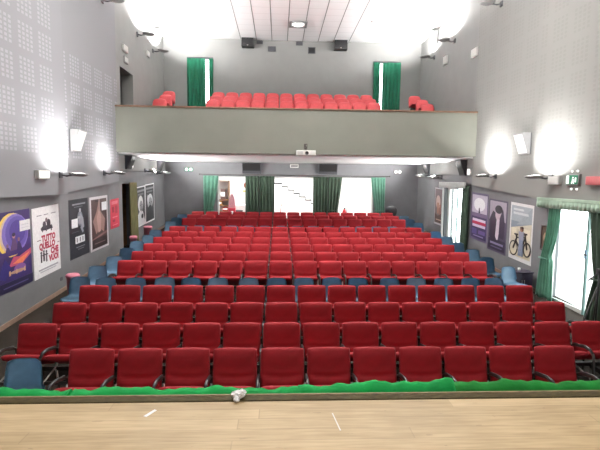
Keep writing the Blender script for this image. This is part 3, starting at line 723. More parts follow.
# wedge loudspeakers on the side walls
def wedge(side, y, ztop, h, label, m=M['spkgrey'], depth=.22, L=.45):
    X = XL if side < 0 else XR; s = -side
    t = thing('wall_wedge', label, 'loudspeaker', (X, y, ztop - h), 0, 'wedge loudspeakers on the side walls')
    b = MB(); b.prism([(0, 0), (s * .05, 0), (s * depth, h), (0, h)], 'y', 0, L, m); b.build('cabinet', t)
    n = Vector((h, 0, -(depth - .05) * s)).normalized()
    g = MB(); k0, k1 = .06, .94; off = .008 * s
    q = lambda f: (s * (.05 + (depth - .05) * f), h * f)
    a, c = q(k0), q(k1); g.prism([(a[0] + off * .2, a[1]), (a[0] + off, a[1] - .003), (c[0] + off, c[1] - .003), (c[0] + off * .2, c[1])], 'y', .03, L - .03, M['white'] if m is M['spkgrey'] else M['spk']); g.build('grille', t)  # white grille paints in the light falling on the sloping face
    e = MB(); e.box(*sorted((-s * .0, s * .012)), -.012, 0, 0, h, M['spkdark']); e.build('bracket', t)
wedge(-1, 10.85, 3.9, .5, 'wedge loudspeaker beside the brightest left uplight, one face painted lit white')
wedge(-1, 14.62, 3.5, .42, 'dark wedge loudspeaker under the balcony over the olive curtain', M['spkdark'])
wedge(-1, 18.35, 3.5, .42, 'dark wedge loudspeaker under the balcony near the left rear corner', M['spkdark'])
wedge(-1, 18.3, 8.5, .5, 'wedge loudspeaker high on the left gallery wall', M['spkgrey'])
wedge(1, 10.75, 3.98, .5, 'wedge loudspeaker beside the brightest right uplight, one face painted lit white')
wedge(1, 14.42, 3.5, .5, 'grey wedge loudspeaker under the balcony over the daylight door', M['spkdark'])
wedge(1, 18.0, 3.5, .4, 'dark wedge loudspeaker under the balcony near the right rear corner', M['spkdark'])
wedge(1, 17.6, 8.5, .5, 'wedge loudspeaker high on the right gallery wall', M['spkgrey'])
# loudspeakers and ports on the back wall
def cab(x0, x1, z0, z1, label, d=.35):
    t = thing('loudspeaker', label, 'loudspeaker', ((x0 + x1) / 2, YB, z0), 0, 'black loudspeakers on the gallery back wall'); w = (x1 - x0) / 2; h = z1 - z0
    b = MB(); b.box(-w, w, -d, -.04, 0, h, M['spk'], .02); b.build('cabinet', t)
    b = MB(); b.box(-w + .03, w - .03, -d - .012, -d, .12, h - .03, M['black'], .004); b.build('grille', t)
    b = MB(); b.box(-.03, .03, -d - .014, -d, .04, .07, M['steel']); b.build('badge', t)
    b = MB(); b.box(-.08, .08, -.04, 0, h * .3, h * .7, M['darksteel']); b.build('bracket', t)
cab(-1.56, -1.06, 8.22, 8.60 - .02, 'black loudspeaker near the ceiling on the curtained-slit side')
cab(2.27, 2.80, 8.20, 8.60 - .02, 'black loudspeaker near the ceiling beyond the darkest projection port')
def port(x0, x1, z0, z1, label, m):
    t = thing('projection_port', label, 'projection window', ((x0 + x1) / 2, YB, z0), 0, 'projection ports in the gallery back wall'); w = (x1 - x0) / 2; h = z1 - z0
    b = MB(); e = .03
    b.box(-w, w, -.03, 0, 0, e, M['spkdark']); b.box(-w, w, -.03, 0, h - e, h, M['spkdark']); b.box(-w, -w + e, -.03, 0, e, h - e, M['spkdark']); b.box(w - e, w, -.03, 0, e, h - e, M['spkdark']); b.build('frame', t)
    b = MB(); b.box(-w + e, w - e, -.012, -.002, e, h - e, m); b.build('pane', t)
port(-.96, -.70, 8.42, 8.55, 'small dark port touching the ceiling beside one black loudspeaker', M['spkdark'])
port(-.48, -.16, 8.13, 8.33, 'dark grey projection port nearest the black loudspeaker', M['spkdark'])
port(.68, .96, 8.40, 8.56, 'small dark port under the ceiling near the middle', M['spkdark'])
port(1.19, 1.50, 8.08, 8.34, 'black projection port, the darkest, right of the middle', M['black'])
# broad dark grey wedges on the lower back wall between the doors
for x, lab in ((-1.15, 'broad dark wedge above the curtains between shelves and stairs'), (2.1, 'broad dark wedge above the curtains beside the empty doorway')):
    t = thing('wall_wedge', lab, 'loudspeaker', (x, YB, 3.05), 0, 'broad wedges over the back doors')
    b = MB(); b.prism([(0, .0), (-.06, 0), (-.26, .45), (0, .45)], 'x', -.4, .4, M['spkdark']); b.build('cabinet', t)
    b = MB(); b.prism([(-.062, .03), (-.07, .03), (-.262, .43), (-.254, .43)], 'x', -.37, .37, M['spk']); b.build('grille', t)

# ceiling lamp in the strip field
t = thing('ceiling_light', 'oval lamp in a square grey frame in the panelled ceiling', 'ceiling light', (.68, 17.57, ZC - .045))
b = MB(); b.box(-.33, .33, -.33, -.25, -.03, 0, M['spkgrey']); b.box(-.33, .33, .25, .33, -.03, 0, M['spkgrey']); b.box(-.33, -.25, -.25, .25, -.03, 0, M['spkgrey']); b.box(.25, .33, -.25, .25, -.03, 0, M['spkgrey']); b.build('frame', t)
b = MB(); b.lathe([(.22, 0), (.23, -.02), (.18, -.05), (.0, -.07)][::-1], M['lampsoft'], n=24, sx=1, sy=.9); b.build('diffuser', t)
for x, y, lab in ((-2.3, 17.2, 'tiny white smoke detector on the plain ceiling beside the panelled field'), (3.4, 17.2, 'tiny white smoke detector on the plain ceiling beyond the black loudspeaker')):
    t = thing('smoke_detector', lab, 'smoke detector', (x, y, ZC))
    b = MB(); b.lathe([(.07, 0), (.07, -.02)], M['spkgrey'], n=18); b.build('base', t)
    b = MB(); b.lathe([(.055, -.02), (.05, -.045), (.02, -.05)], M['white'], n=18); b.build('cap', t)

# projector on the balcony front
t = thing('projector', 'white video projector hung on the balcony front', 'projector', (.785, 13.42, 3.50))
b = MB(); b.box(-.28, .28, -.13, .15, 0, .155, M['white'], .02); b.build('housing', t)
b = MB(); b.lathe([(.052, 0), (.052, .03), (.045, .03), (.04, .01)], M['black'], n=20, matrix=Matrix.Translation((.02, -.13, .075)) @ Matrix.Rotation(PI / 2, 4, 'X')); b.build('lens', t)
b = MB()
for k in range(5): b.box(-.24 + k * .03, -.228 + k * .03, -.134, -.129, .03, .12, M['spkgrey'])
b.build('vent', t)
b = MB(); b.tube([(0, .03, .15), (.0, .04, .26), (.02, .14, .32)], .014, M['darksteel']); b.tube([(-.05, .03, .15), (-.03, .08, .24), (0, .16, .26)], .008, M['darksteel']); b.box(-.05, .05, .165, .18, .2, .36, M['darksteel']); b.build('mount', t)

# ------------------------------------------------------------------ lamps, signs and boxes on walls
def wallbox(name, side, y0, y1, z0, z1, label, cat, m, d=.07, X=None, inner=None):
    X = (face_x(side, (y0 + y1) / 2) if z0 > 2.4 else XL if side < 0 else XR) if X is None else X; s = -side
    t = thing(name, label, cat, (X, (y0 + y1) / 2, z0), (side * .057 if z0 > 2.4 and y1 < 10.3 else 0)); w = (y1 - y0) / 2; h = z1 - z0
    b = MB(); b.box(*sorted((0, s * d)), -w, w, 0, h, m, .01); b.build('housing', t)
    if inner: b = MB(); b.box(*sorted((s * d, s * (d + .008))), -w + .03, w - .03, .03, h - .03, inner, .002); b.build('cover', t)
    return t
wallbox('emergency_light', -1, 9.12, 9.5, 2.76, 2.93, 'white emergency light box above the tall white poster', 'emergency light', M['white'], .09, None, M['lampsoft'])
wallbox('emergency_light', 1, 9.32, 9.66, 2.76, 2.93, 'white emergency light box between uplight and exit sign', 'emergency light', M['white'], .09, None, M['white'])
wallbox('fire_alarm_sounder', 1, 7.9, 8.52, 2.76, 2.92, 'faded red alarm box beside the green exit sign', 'alarm', M['alarm'], .10, None, M['alarm'])
wallbox('emergency_light', -1, 15.0, 15.22, 3.12, 3.30, 'small glowing lamp under the balcony above the olive curtain', 'emergency light', M['white'], .06, None, M['lampsoft'])
wallbox('emergency_light', 1, 14.0, 14.25, 3.0, 3.22, 'small glowing lamp under the balcony above the daylight door', 'emergency light', M['white'], .06, None, M['lampsoft'])
wallbox('emergency_light', -1, 14.62, 15.0, 6.68, 6.88, 'white lamp box over the dark gallery door, higher of two', 'emergency light', M['white'], .06)
wallbox('door_sign', -1, 14.72, 15.05, 6.36, 6.56, 'grey sign just over the dark gallery door', 'sign', M['spkgrey'], .04, None, M['white'])
wallbox('emergency_light', 1, 13.9, 14.35, 6.62, 6.86, 'white lamp box on the right gallery wall', 'emergency light', M['white'], .07, None, M['white'])
wallbox('junction_box', -1, 17.2, 17.5, 7.2, 7.4, 'small pale box between the two rear upper left uplights', 'box', M['white'], .05)
wallbox('junction_box', 1, 16.5, 16.85, 7.0, 7.3, 'small pale round-cornered box below the rear upper right uplights', 'box', M['white'], .06)
wallbox('power_socket', -1, 10.25, 10.36, .49, .57, 'small dark socket low on the wall past the white poster', 'socket', M['spkdark'], .015, LL)
wallbox('notice_sheet', -1, 15.66, 15.86, 2.12, 2.36, 'small yellow notice next to the olive curtain', 'notice', pc(225, 225, 90), .004, LL + .0)
# exit sign
t = thing('exit_sign', 'green running-figure exit sign on the right wall above the valance', 'exit sign', (face_x(1, 8.95), 8.95, 2.75), .057)
b = MB(); b.box(-.06, 0, -.19, .19, 0, .22, M['spkgrey'], .01); b.build('housing', t)
b = MB(); b.box(-.066, -.06, -.17, .17, .02, .20, M['signgreen']); b.build('face', t)
b = MB()
b.box(-.070, -.066, .08, .15, .03, .19, M['lampsoft']); b.box(-.070, -.066, -.06, -.02, .07, .12, M['lampsoft']); b.lathe([(.014, 0), (.014, .004)], M['lampsoft'], n=10, matrix=Matrix.Translation((-.066, -.04, .15)) @ Matrix.Rotation(-PI / 2, 4, 'Y'))
b.prism([(-.06, .07), (-.075, .03), (-.06, .03), (-.04, .07)], 'x', -.070, -.066, M['lampsoft']); b.prism([(-.04, .07), (-.01, .03), (.01, .035), (-.02, .08)], 'x', -.070, -.066, M['lampsoft']); b.box(-.070, -.066, -.13, -.10, .06, .15, M['lampsoft'])
b.build('pictogram', t)
for k, (dy, dz) in enumerate(((-.09, .28), (.07, .28), (-.09, -.08), (.07, -.08))):
    b = MB(); b.lathe([(.022, 0), (.02, .02), (.008, .03)], M['lampsoft'], n=12, matrix=Matrix.Translation((-.0, dy, dz)) @ Matrix.Rotation(-PI / 2, 4, 'Y')); b.build('reflection_disc', t)  # glowing discs put in for four small reflections around the sign
for x, lab, g in ((-3.81, 'twin-lamp emergency sign on the back wall near the left corner', True), (5.14, 'twin-lamp emergency light on the back wall near the right corner', False)):
    t = thing('emergency_light', lab, 'emergency light', (x, YB, 3.12))
    b = MB(); b.box(-.17, .17, -.05, 0, 0, .15, M['signgreen'] if g else M['spkgrey'], .01); b.build('housing', t)
    for s in (-1, 1): b = MB(); b.lathe([(.06, 0), (.055, .03), (.02, .05)], M['lampsoft'], n=16, matrix=Matrix.Translation((s * .09, -.05, .08)) @ Matrix.Rotation(PI / 2, 4, 'X')); b.build('lamp_head', t)
t = thing('emergency_light', 'grey-white lamp box over the middle of the lower back wall', 'emergency light', (.66, YB, 3.32)); b = MB(); b.box(-.18, .18, -.08, 0, 0, .15, M['white'], .01); b.build('housing', t)
b = MB(); b.box(-.15, .15, -.086, -.08, .03, .12, M['spkgrey']); b.build('cover', t)

# ------------------------------------------------------------------ posters
def textpolys(txt, size, bold=0.008):
    cu = bpy.data.curves.new('lettering', 'FONT'); cu.body = txt; cu.size = size; cu.offset = bold; cu.align_x = 'CENTER'; cu.resolution_u = 2
    ob = bpy.data.objects.new('lettering', cu); me = bpy.data.meshes.new_from_object(ob)
    P = [[tuple(me.vertices[v].co[:2]) for v in p.vertices] for p in me.polygons]
    bpy.data.objects.remove(ob); bpy.data.curves.remove(cu); bpy.data.meshes.remove(me)
    return P
def ell(cx, cy, rx, ry, n=18, a0=0, a1=2 * PI): return [(cx + rx * math.cos(a0 + (a1 - a0) * k / n), cy + ry * math.sin(a0 + (a1 - a0) * k / n)) for k in range(n if a1 - a0 > 6.2 else n + 1)]
def rc(x0, y0, x1, y1): return [(x0, y0), (x1, y0), (x1, y1), (x0, y1)]
def poster(label, side, y0, y1, z0, z1, base, shapes, name='film_poster', X=None, shear=0.0, cat='poster'):
    X = (LL if side < 0 else LR) if X is None else X; s = -side; H = z1 - z0; Wd = y1 - y0
    b = MB(); t0 = .004
    def P(u, v, d):
        y = (y0 + u * Wd) if side < 0 else (y1 - u * Wd)
        return (X + s * d, y, z0 + v * H + shear * (u - .5))
    def slab(poly, d0, d1, m):
        A = [b.bm.verts.new(P(u, v, d0)) for u, v in poly]; B = [b.bm.verts.new(P(u, v, d1)) for u, v in poly]; n = len(poly); i = b.mi(m)
        for k in range(n): b.bm.faces.new((A[k], A[(k + 1) % n], B[(k + 1) % n], B[k])).material_index = i
        b.bm.faces.new(A[::-1]).material_index = i; b.bm.faces.new(B).material_index = i
    slab(rc(0, 0, 1, 1), 0.0005, t0, base)
    for k, (poly, m) in enumerate(shapes):
        lay = t0 + .0004 * (k + 1)
        if isinstance(poly, tuple) and poly[0] == 'T':
            _, txt, cx, cy, sz, sx = poly
            for q in textpolys(txt, sz):
                b.face([P(cx + x * sx * H / Wd, cy + y, lay + .001) for x, y in q], m)
        else: slab(poly, t0 - .001, lay, m)
    return tag(b.build(name), label, cat)
BK, WH = pc(28, 28, 32), pc(235, 235, 238)
# purple fantasy poster: night sky, pale crescent, orange glow, dark figures
def cres(cx, cy, R, off, n=20):
    H_W = 1.4
    o = [(cx + R * math.cos(a), cy + R / H_W * math.sin(a)) for a in [PI * .42 + k * PI * 1.2 / n for k in range(n + 1)]]
    i = [(cx + off + R * .92 * math.cos(a), cy + R * .93 / H_W * math.sin(a)) for a in [PI * 1.6 - k * PI * 1.18 / n for k in range(n + 1)]]
    return o + i
poster('purple fantasy poster with a yellow crescent and a white note', -1, 8.02, 9.12, .73, 2.17, pc(52, 36, 92), [
    (rc(0, .45, 1, .62), pc(60, 40, 108)), (ell(.44, .70, .43, .28), pc(240, 208, 96)), (ell(.50, .705, .41, .265), pc(214, 190, 170)), (ell(.54, .71, .39, .25), pc(128, 112, 188)), (ell(.58, .72, .33, .21), pc(98, 84, 162)), (ell(.60, .73, .24, .15), pc(78, 62, 138)),
    ([(.0, .44), (.12, .5), (.3, .5), (.5, .53), (.72, .5), (1, .54), (1, .44)], pc(58, 40, 98)), ([(.36, .50), (.42, .60), (.45, .66), (.51, .66), (.55, .60), (.62, .50)], pc(92, 66, 104)), (ell(.48, .685, .045, .035), pc(175, 130, 125)), (ell(.48, .70, .05, .025), pc(40, 28, 60)), ([(.56, .48), (.58, .58), (.62, .61), (.67, .57), (.72, .48)], pc(52, 38, 86)), (ell(.62, .625, .035, .027), pc(140, 100, 110)), ([(.22, .48), (.27, .56), (.33, .55), (.38, .47)], pc(66, 48, 100)), (ell(.29, .575, .03, .024), pc(130, 98, 120)),
    ([(.3, .30), (.45, .42), (.62, .40), (.98, .47), (.98, .40), (.7, .30)], pc(190, 80, 110)), ([(.4, .33), (.62, .38), (.95, .43), (.7, .31)], pc(235, 130, 90)), ([(.0, .2), (.2, .42), (.35, .3), (.2, .15)], pc(45, 38, 110)), (ell(.62, .25, .18, .06), pc(130, 85, 150)),
    (ell(.55, .22, .22, .022), pc(190, 150, 120)), (rc(.3, .19, .34, .25), pc(205, 165, 130)), (rc(.5, .19, .53, .25), pc(205, 165, 130)), (rc(.74, .19, .78, .25), pc(205, 165, 130)),
    (rc(.0, .0, 1, .12), pc(30, 24, 60)), (rc(.12, .05, .85, .065), pc(95, 85, 130)), (rc(.66, .72, .98, .86), WH), (rc(.70, .76, .93, .765), pc(190, 190, 200)), (rc(.70, .8, .93, .805), pc(190, 190, 200))], shear=.03)
RD = pc(176, 48, 78)
poster('tall white poster with the red words TUTTO QUELLO CHE VUOI', -1, 9.2, 10.3, .75, 2.19, pc(248, 246, 250), [
    (('T', 'TUTTO', .56, .50, .125, .95), RD), (('T', 'QUELLO', .50, .395, .125, .95), RD), (('T', 'CHE', .77, .29, .125, .95), RD), (('T', 'VUOI', .73, .185, .125, .95), RD),
    (ell(.5, .69, .22, .035), pc(60, 55, 65)), (ell(.42, .74, .06, .05), pc(70, 65, 75)), (ell(.58, .75, .07, .06), pc(50, 48, 58)), (rc(.33, .64, .36, .72), pc(50, 48, 58)), (rc(.66, .63, .69, .72), pc(50, 48, 58)), (ell(.5, .8, .04, .035), pc(120, 110, 115)), (rc(.3, .66, .72, .685), pc(50, 48, 58)), (rc(.47, .64, .5, .7), pc(80, 70, 80)),
    (rc(.24, .21, .28, .33), pc(60, 50, 60)), (ell(.26, .35, .025, .018), pc(70, 60, 70)), (rc(.33, .22, .38, .34), pc(60, 50, 60)), (ell(.355, .36, .025, .018), pc(70, 60, 70)), (rc(.43, .20, .47, .33), pc(90, 80, 90)), (ell(.45, .35, .025, .018), pc(80, 70, 80)), (rc(.30, .30, .5, .315), pc(70, 60, 70)),
    (rc(.14, .53, .26, .54), pc(140, 120, 130)), (rc(.9, .42, .97, .43), pc(140, 120, 130)), (rc(.16, .88, .32, .89), pc(150, 145, 155)), (rc(.42, .88, .56, .89), pc(150, 145, 155)), (rc(.68, .88, .86, .89), pc(150, 145, 155)), (rc(.15, .10, .88, .12), pc(175, 170, 180)), (rc(.2, .07, .8, .08), pc(190, 186, 195))], shear=.05)
poster('black poster with a pale dancing figure and two white notes', -1, 10.78, 11.86, .87, 2.28, pc(38, 40, 48), [
    (ell(.55, .66, .14, .13), pc(120, 125, 135)), (ell(.56, .80, .05, .035), pc(160, 162, 170)), ([(.45, .58), (.55, .76), (.72, .66), (.76, .50), (.68, .48), (.6, .56)], pc(150, 152, 162)), ([(.55, .5), (.62, .56), (.72, .42), (.66, .40)], pc(135, 138, 150)), (rc(.42, .66, .55, .70), pc(170, 172, 180)),
    (rc(.12, .52, .42, .67), WH), (rc(.28, .24, .76, .36), pc(220, 220, 225)), (rc(.34, .26, .38, .34), pc(90, 90, 100)), (rc(.5, .26, .54, .34), pc(90, 90, 100)), (rc(.64, .26, .68, .34), pc(90, 90, 100)),
    (rc(.18, .90, .84, .925), pc(120, 122, 130)), (rc(.25, .86, .7, .875), pc(90, 92, 100)), (rc(.3, .17, .75, .18), pc(130, 132, 140)), (rc(.4, .13, .68, .14), pc(110, 112, 120)), (rc(.1, .44, .45, .45), pc(80, 82, 92))], shear=.03)
poster('white-bordered brown poster with a pale veiled figure', -1, 11.97, 13.2, .87, 2.30, pc(205, 200, 205), [
    (rc(.07, .04, .93, .95), pc(78, 58, 58)), ([(.3, .3), (.14, .55), (.35, .72), (.5, .95), (.56, .72), (.82, .55), (.74, .3), (.5, .4)], pc(150, 118, 112)), ([(.42, .32), (.34, .6), (.5, .8), (.6, .6), (.56, .34)], pc(180, 145, 138)), (rc(.48, .72, .53, .95), pc(160, 140, 135)),
    (rc(.07, .04, .93, .22), pc(48, 36, 38)), ([(.07, .22), (.93, .32), (.93, .27), (.07, .2)], pc(130, 100, 98)), (rc(.64, .72, .92, .88), WH), (rc(.2, .12, .8, .135), pc(130, 110, 110)), (rc(.3, .9, .44, .93), pc(40, 32, 34))], shear=.03)
poster('small bright red bill with faint printing beside the olive curtain', -1, 13.4, 14.12, 1.32, 2.18, pc(205, 62, 82), [
    (rc(.15, .82, .85, .93), pc(225, 120, 135)), (rc(.2, .55, .42, .74), pc(150, 45, 60)), (rc(.55, .5, .8, .76), pc(165, 50, 66)), (rc(.2, .36, .8, .4), pc(225, 130, 140)), (rc(.25, .22, .5, .3), pc(150, 45, 60)), (rc(.2, .1, .8, .13), pc(225, 130, 140))], shear=.03)
def portrait(label, y0, y1, z0, z1, head):
    G = pc(235, 235, 238); D = pc(40, 40, 44)
    sh = [(rc(.05, .04, .95, .97), pc(66, 66, 70)), (rc(.05, .74, .95, .97), pc(44, 44, 48)), (rc(.1, .86, .9, .91), pc(150, 150, 153)), (rc(.18, .78, .8, .82), pc(120, 120, 124))]
    if head:
        sh += [([(.08, .04), (.12, .3), (.38, .4), (.7, .36), (.94, .1), (.94, .04)], G), (ell(.45, .56, .29, .21), pc(252, 252, 252)), (ell(.5, .50, .19, .14), pc(165, 165, 168)), (rc(.36, .52, .46, .54), D), (rc(.56, .52, .66, .54), D), (ell(.5, .42, .08, .012), D), ([(.49, .52), (.54, .46), (.47, .46)], pc(110, 110, 114)), (ell(.62, .24, .12, .06), D)]
    else:
        sh += [([(.1, .04), (.15, .22), (.4, .32), (.7, .3), (.92, .2), (.94, .04)], pc(50, 50, 54)), (ell(.52, .54, .3, .2), G), (ell(.54, .48, .22, .16), pc(178, 178, 180)), (ell(.5, .37, .19, .07), pc(58, 58, 62)), (rc(.38, .5, .5, .52), D), (rc(.6, .5, .72, .52), D), ([(.54, .5), (.6, .44), (.52, .44)], pc(100, 100, 104)), (ell(.3, .6, .1, .12), WH)]
    return poster(label, -1, y0, y1, z0, z1, pc(250, 250, 252), sh, shear=.06)
portrait('black and white portrait poster, face under a pale hood, next to the curtain', 15.86, 16.86, 1.12, 2.52, True)
portrait('black and white portrait poster, bearded face, farther from the curtain', 16.88, 18.08, 1.17, 2.60, False)
# right wall
poster('warm-toned poster under the balcony beyond the daylight door', 1, 16.5, 17.45, 1.17, 2.56, pc(200, 198, 202), [
    (rc(.05, .05, .95, .97), pc(120, 105, 108)), (ell(.4, .62, .25, .18), pc(205, 180, 175)), (rc(.3, .3, .5, .6), pc(170, 125, 105)), (rc(.56, .25, .7, .55), pc(150, 100, 85)), ([(.05, .05), (.05, .3), (.4, .24), (.95, .34), (.95, .05)], pc(80, 55, 50)), (rc(.2, .12, .8, .15), pc(200, 170, 150))], shear=-.03)
poster('split poster with white misty top and red-banded dark bottom', 1, 12.92, 14.06, 1.03, 2.46, pc(96, 84, 116), [
    (rc(.05, .56, .95, .96), pc(190, 182, 198)), (ell(.5, .76, .34, .14), WH), ([(.46, .58), (.47, .68), (.5, .7), (.53, .68), (.56, .58)], pc(60, 52, 70)), (rc(.05, .5, .95, .58), pc(110, 95, 125)),
    (rc(.05, .04, .95, .50), pc(58, 46, 84)), (rc(.12, .40, .9, .455), pc(225, 215, 228)), (rc(.1, .34, .92, .40), pc(190, 40, 80)), (rc(.12, .28, .9, .335), pc(215, 205, 225)), (rc(.1, .12, .4, .24), pc(84, 74, 130)), (rc(.5, .14, .9, .22), pc(100, 80, 135)), (rc(.2, .08, .8, .1), pc(140, 130, 165))], shear=-.05)
poster('dark violet poster with a pale couple embracing', 1, 11.78, 12.86, .86, 2.31, pc(78, 68, 88), [
    (rc(.06, .6, .94, .97), pc(165, 155, 170)), ([(.06, .3), (.08, .62), (.25, .78), (.42, .74), (.5, .5), (.46, .25), (.2, .2)], pc(52, 44, 60)), (ell(.52, .72, .14, .11), pc(190, 170, 180)), (ell(.55, .82, .2, .08), pc(40, 34, 46)), ([(.42, .3), (.46, .62), (.62, .64), (.6, .36), (.54, .2)], pc(205, 190, 200)), ([(.6, .3), (.62, .66), (.78, .84), (.88, .6), (.86, .28)], pc(58, 50, 68)), (rc(.06, .04, .94, .24), pc(50, 42, 62)), (rc(.16, .14, .86, .18), pc(130, 120, 150)), (rc(.2, .08, .8, .1), pc(105, 95, 125))], shear=-.05)
TN = pc(205, 198, 178)
def ringp(cx, cy, rx, ry, t, n=22):
    out = []
    for k in range(n):
        a, c = 2 * PI * k / n, 2 * PI * (k + 1) / n
        out.append([(cx + rx * math.cos(a), cy + ry * math.sin(a)), (cx + rx * math.cos(c), cy + ry * math.sin(c)), (cx + (rx - t) * math.cos(c), cy + (ry - t * .75) * math.sin(c)), (cx + (rx - t) * math.cos(a), cy + (ry - t * .75) * math.sin(a))])
    return out
def bar(x0, y0, x1, y1, t=.012):
    d = Vector((x1 - x0, y1 - y0)); n = Vector((-d.y, d.x)).normalized() * t
    return [(x0 + n.x, y0 + n.y), (x1 + n.x, y1 + n.y), (x1 - n.x, y1 - n.y), (x0 - n.x, y0 - n.y)]
DKB = pc(52, 46, 44)
bike = [(p, DKB) for p in ringp(.22, .2, .19, .135, .03) + ringp(.82, .24, .16, .125, .03)]
poster('tall cream poster with a big bicycle and a standing figure', 1, 10.54, 11.62, .82, 2.27, pc(222, 222, 222), [
    (rc(.05, .07, .95, .95), TN), (rc(.05, .68, .95, .95), pc(160, 170, 178)), ([(.05, .68), (.95, .68), (.05, .55)], pc(128, 140, 150)), ([(.95, .95), (.95, .68), (.3, .62)], pc(150, 160, 168)), (rc(.14, .87, .6, .905), pc(205, 210, 212)), (rc(.14, .80, .8, .84), pc(200, 205, 208)),
    (rc(.12, .42, .3, .56), pc(222, 214, 190)), (rc(.34, .42, .5, .55), pc(190, 182, 158)), (rc(.66, .4, .9, .58), pc(225, 218, 195)), (rc(.55, .44, .64, .52), pc(165, 158, 140)), (rc(.05, .07, .95, .16), pc(215, 205, 178)),
    *bike, (bar(.22, .2, .36, .40), DKB), (bar(.36, .40, .74, .44), DKB), (bar(.3, .36, .56, .2), DKB), (bar(.56, .2, .74, .44), DKB), (bar(.74, .44, .82, .24), DKB), (bar(.74, .44, .72, .5), DKB), (bar(.64, .5, .8, .5), DKB), (bar(.36, .4, .33, .45), DKB), (bar(.26, .455, .4, .455), DKB),
    ([(.46, .10), (.5, .42), (.66, .42), (.66, .1), (.58, .1), (.57, .26), (.54, .1)], pc(130, 140, 162)), ([(.48, .38), (.46, .52), (.68, .52), (.68, .38)], pc(150, 150, 168)), (ell(.57, .56, .055, .04), pc(150, 110, 90)), (ell(.57, .585, .06, .025), pc(90, 70, 60))], shear=-.05)
t = thing('picture_frame', 'small framed brown picture between bicycle poster and green curtain', 'picture', (LR, 10.0, 1.26))
b = MB(); w, h, e = .165, .57, .03
for q in ((-w, w, 0, e), (-w, w, h - e, h), (-w, -w + e, e, h - e), (w - e, w, e, h - e)): b.box(-.03, 0, q[0], q[1], q[2], q[3], M['darksteel'])
b.build('frame', t)
b = MB(); b.box(-.012, -.002, -w + e, w - e, e, h - e, pc(92, 78, 66)); b.lathe([(.075, 0), (.075, .004)], pc(170, 140, 110), n=16, sx=1.5, matrix=Matrix.Translation((-.012, .0, .30)) @ Matrix.Rotation(-PI / 2, 4, 'Y')); b.box(-.016, -.012, -.09, .05, .1, .22, pc(120, 100, 70)); b.build('print', t)

# ------------------------------------------------------------------ foyer things
# staircase falling away from the shelves, dark nosings on white steps
t = thing('staircase', 'white foyer staircase with thin dark step edges seen through the middle doorway', 'staircase', (0, 22.0, ZB))
b = MB(); n = 12; run, rise = .285, .158; xs = -.14
pts = [(xs - 1.2, 0), (xs - 1.2, n * rise)]
for k in range(n):
    pts += [(xs + run * k + .0, (n - k) * rise), (xs + run * k, (n - k) * rise)][:1] if False else []
poly = [(xs - 1.2, 0), (xs - 1.2, n * rise), (xs + run, n * rise)]
for k in range(1, n): poly += [(xs + run * k, (n - k) * rise), (xs + run * (k + 1), (n - k) * rise)]
poly += [(xs + run * n, 0)]
b.prism(poly, 'y', .02, 1.2, M['foyer']); b.build('flight', t)
b = MB(); b.box(xs - 1.2, xs + run, 0, .02, n * rise - .045, n * rise + .01, M['black'])
for k in range(1, n):
    b.box(xs + run * k - .012, xs + run * k + .012, 0, .02, (n - k) * rise - .03, (n - k + 1) * rise + .01, M['black']); b.box(xs + run * k, xs + run * (k + 1), 0, .02, (n - k) * rise - .04, (n - k) * rise + .01, M['black'])
b.build('step_edging', t)
t = thing('shelving_unit', 'wooden shelves with brown goods seen through the back doorway', 'shelves', (-2.75, 21.9, ZB))
b = MB()
for z in (0, .5, .78, 1.05, 1.95): b.box(-.45, .40, 0, .35, z, z + .035, M['brown'])
for x in (-.45, .365): b.box(x, x + .035, 0, .35, 0, 1.985, M['brown'])
b.box(-.45, .40, .35, .37, 0, 1.985, M['foyer']); b.build('shelf_frame', t)
for k, (x, z, w, h, c, lab) in enumerate(((-.3, 1.085, .2, .35, (120, 80, 60), 'brown box on the top foyer shelf'), (.0, 1.085, .24, .5, (90, 70, 64), 'taller grey-brown box on the top foyer shelf'), (-.2, .815, .3, .2, (160, 120, 60), 'tan carton on the middle foyer shelf'), (.1, .535, .26, .2, (170, 60, 50), 'reddish carton on the lower foyer shelf'))):
    b = MB(); b.box(-w / 2, w / 2, -.12, .12, 0, h, pc(*c), .008); b.box(-w / 2 + .03, w / 2 - .03, -.124, -.12, h * .3, h * .7, M['paper'])
    tag(b.build('carton', loc=(-2.75 + x + .1, 22.06, ZB + z)), lab, 'box', 'goods on the foyer shelves')
t = thing('snack_counter', 'white foyer counter with a dark tray gap below', 'counter', (-2.1, 21.7, ZB))
b = MB(); b.box(-.2, .7, 0, .4, 0, .8, M['foyer'], .01); b.build('body', t)
b = MB(); b.box(-.22, .72, -.06, .44, .8, .85, M['paper'], .01); b.build('counter_top', t)
b = MB(); b.box(-.1, .4, -.01, 0, .3, .6, M['spkdark']); b.build('front_opening', t)
t = thing('display_stand', 'pink and white cardboard display stand in the shelf-lit doorway', 'display stand', (-2.12, 20.9, ZB))
b = MB(); b.box(-.16, .16, -.12, .12, 0, .75, pc(200, 60, 80), .01); b.build('base', t)
b = MB(); b.prism([(-.17, .75), (.17, .75), (.12, 1.15), (.05, 1.38), (-.05, 1.38), (-.12, 1.15)], 'y', -.05, .05, pc(225, 165, 175)); b.build('header', t)
b = MB(); b.lathe([(.07, 0), (.07, .008)], M['paper'], n=16, matrix=Matrix.Translation((.02, -.12, .55)) @ Matrix.Rotation(PI / 2, 4, 'X')); b.build('emblem', t)
b = MB(); b.box(-.3, .3, 0, .02, 0, .75, M['paper']); b.lathe([(.17, 0), (.17, .004)], pc(150, 90, 70), n=16, matrix=Matrix.Translation((-.05, 0, .40)) @ Matrix.Rotation(PI / 2, 4, 'X')); b.box(-.26, .26, -.004, 0, .05, .13, pc(210, 200, 120))
tag(b.build('wall_notice', loc=(-1.6, 23.97, ZB + 1.35)), 'white notice with a brown blot on the foyer wall', 'notice')
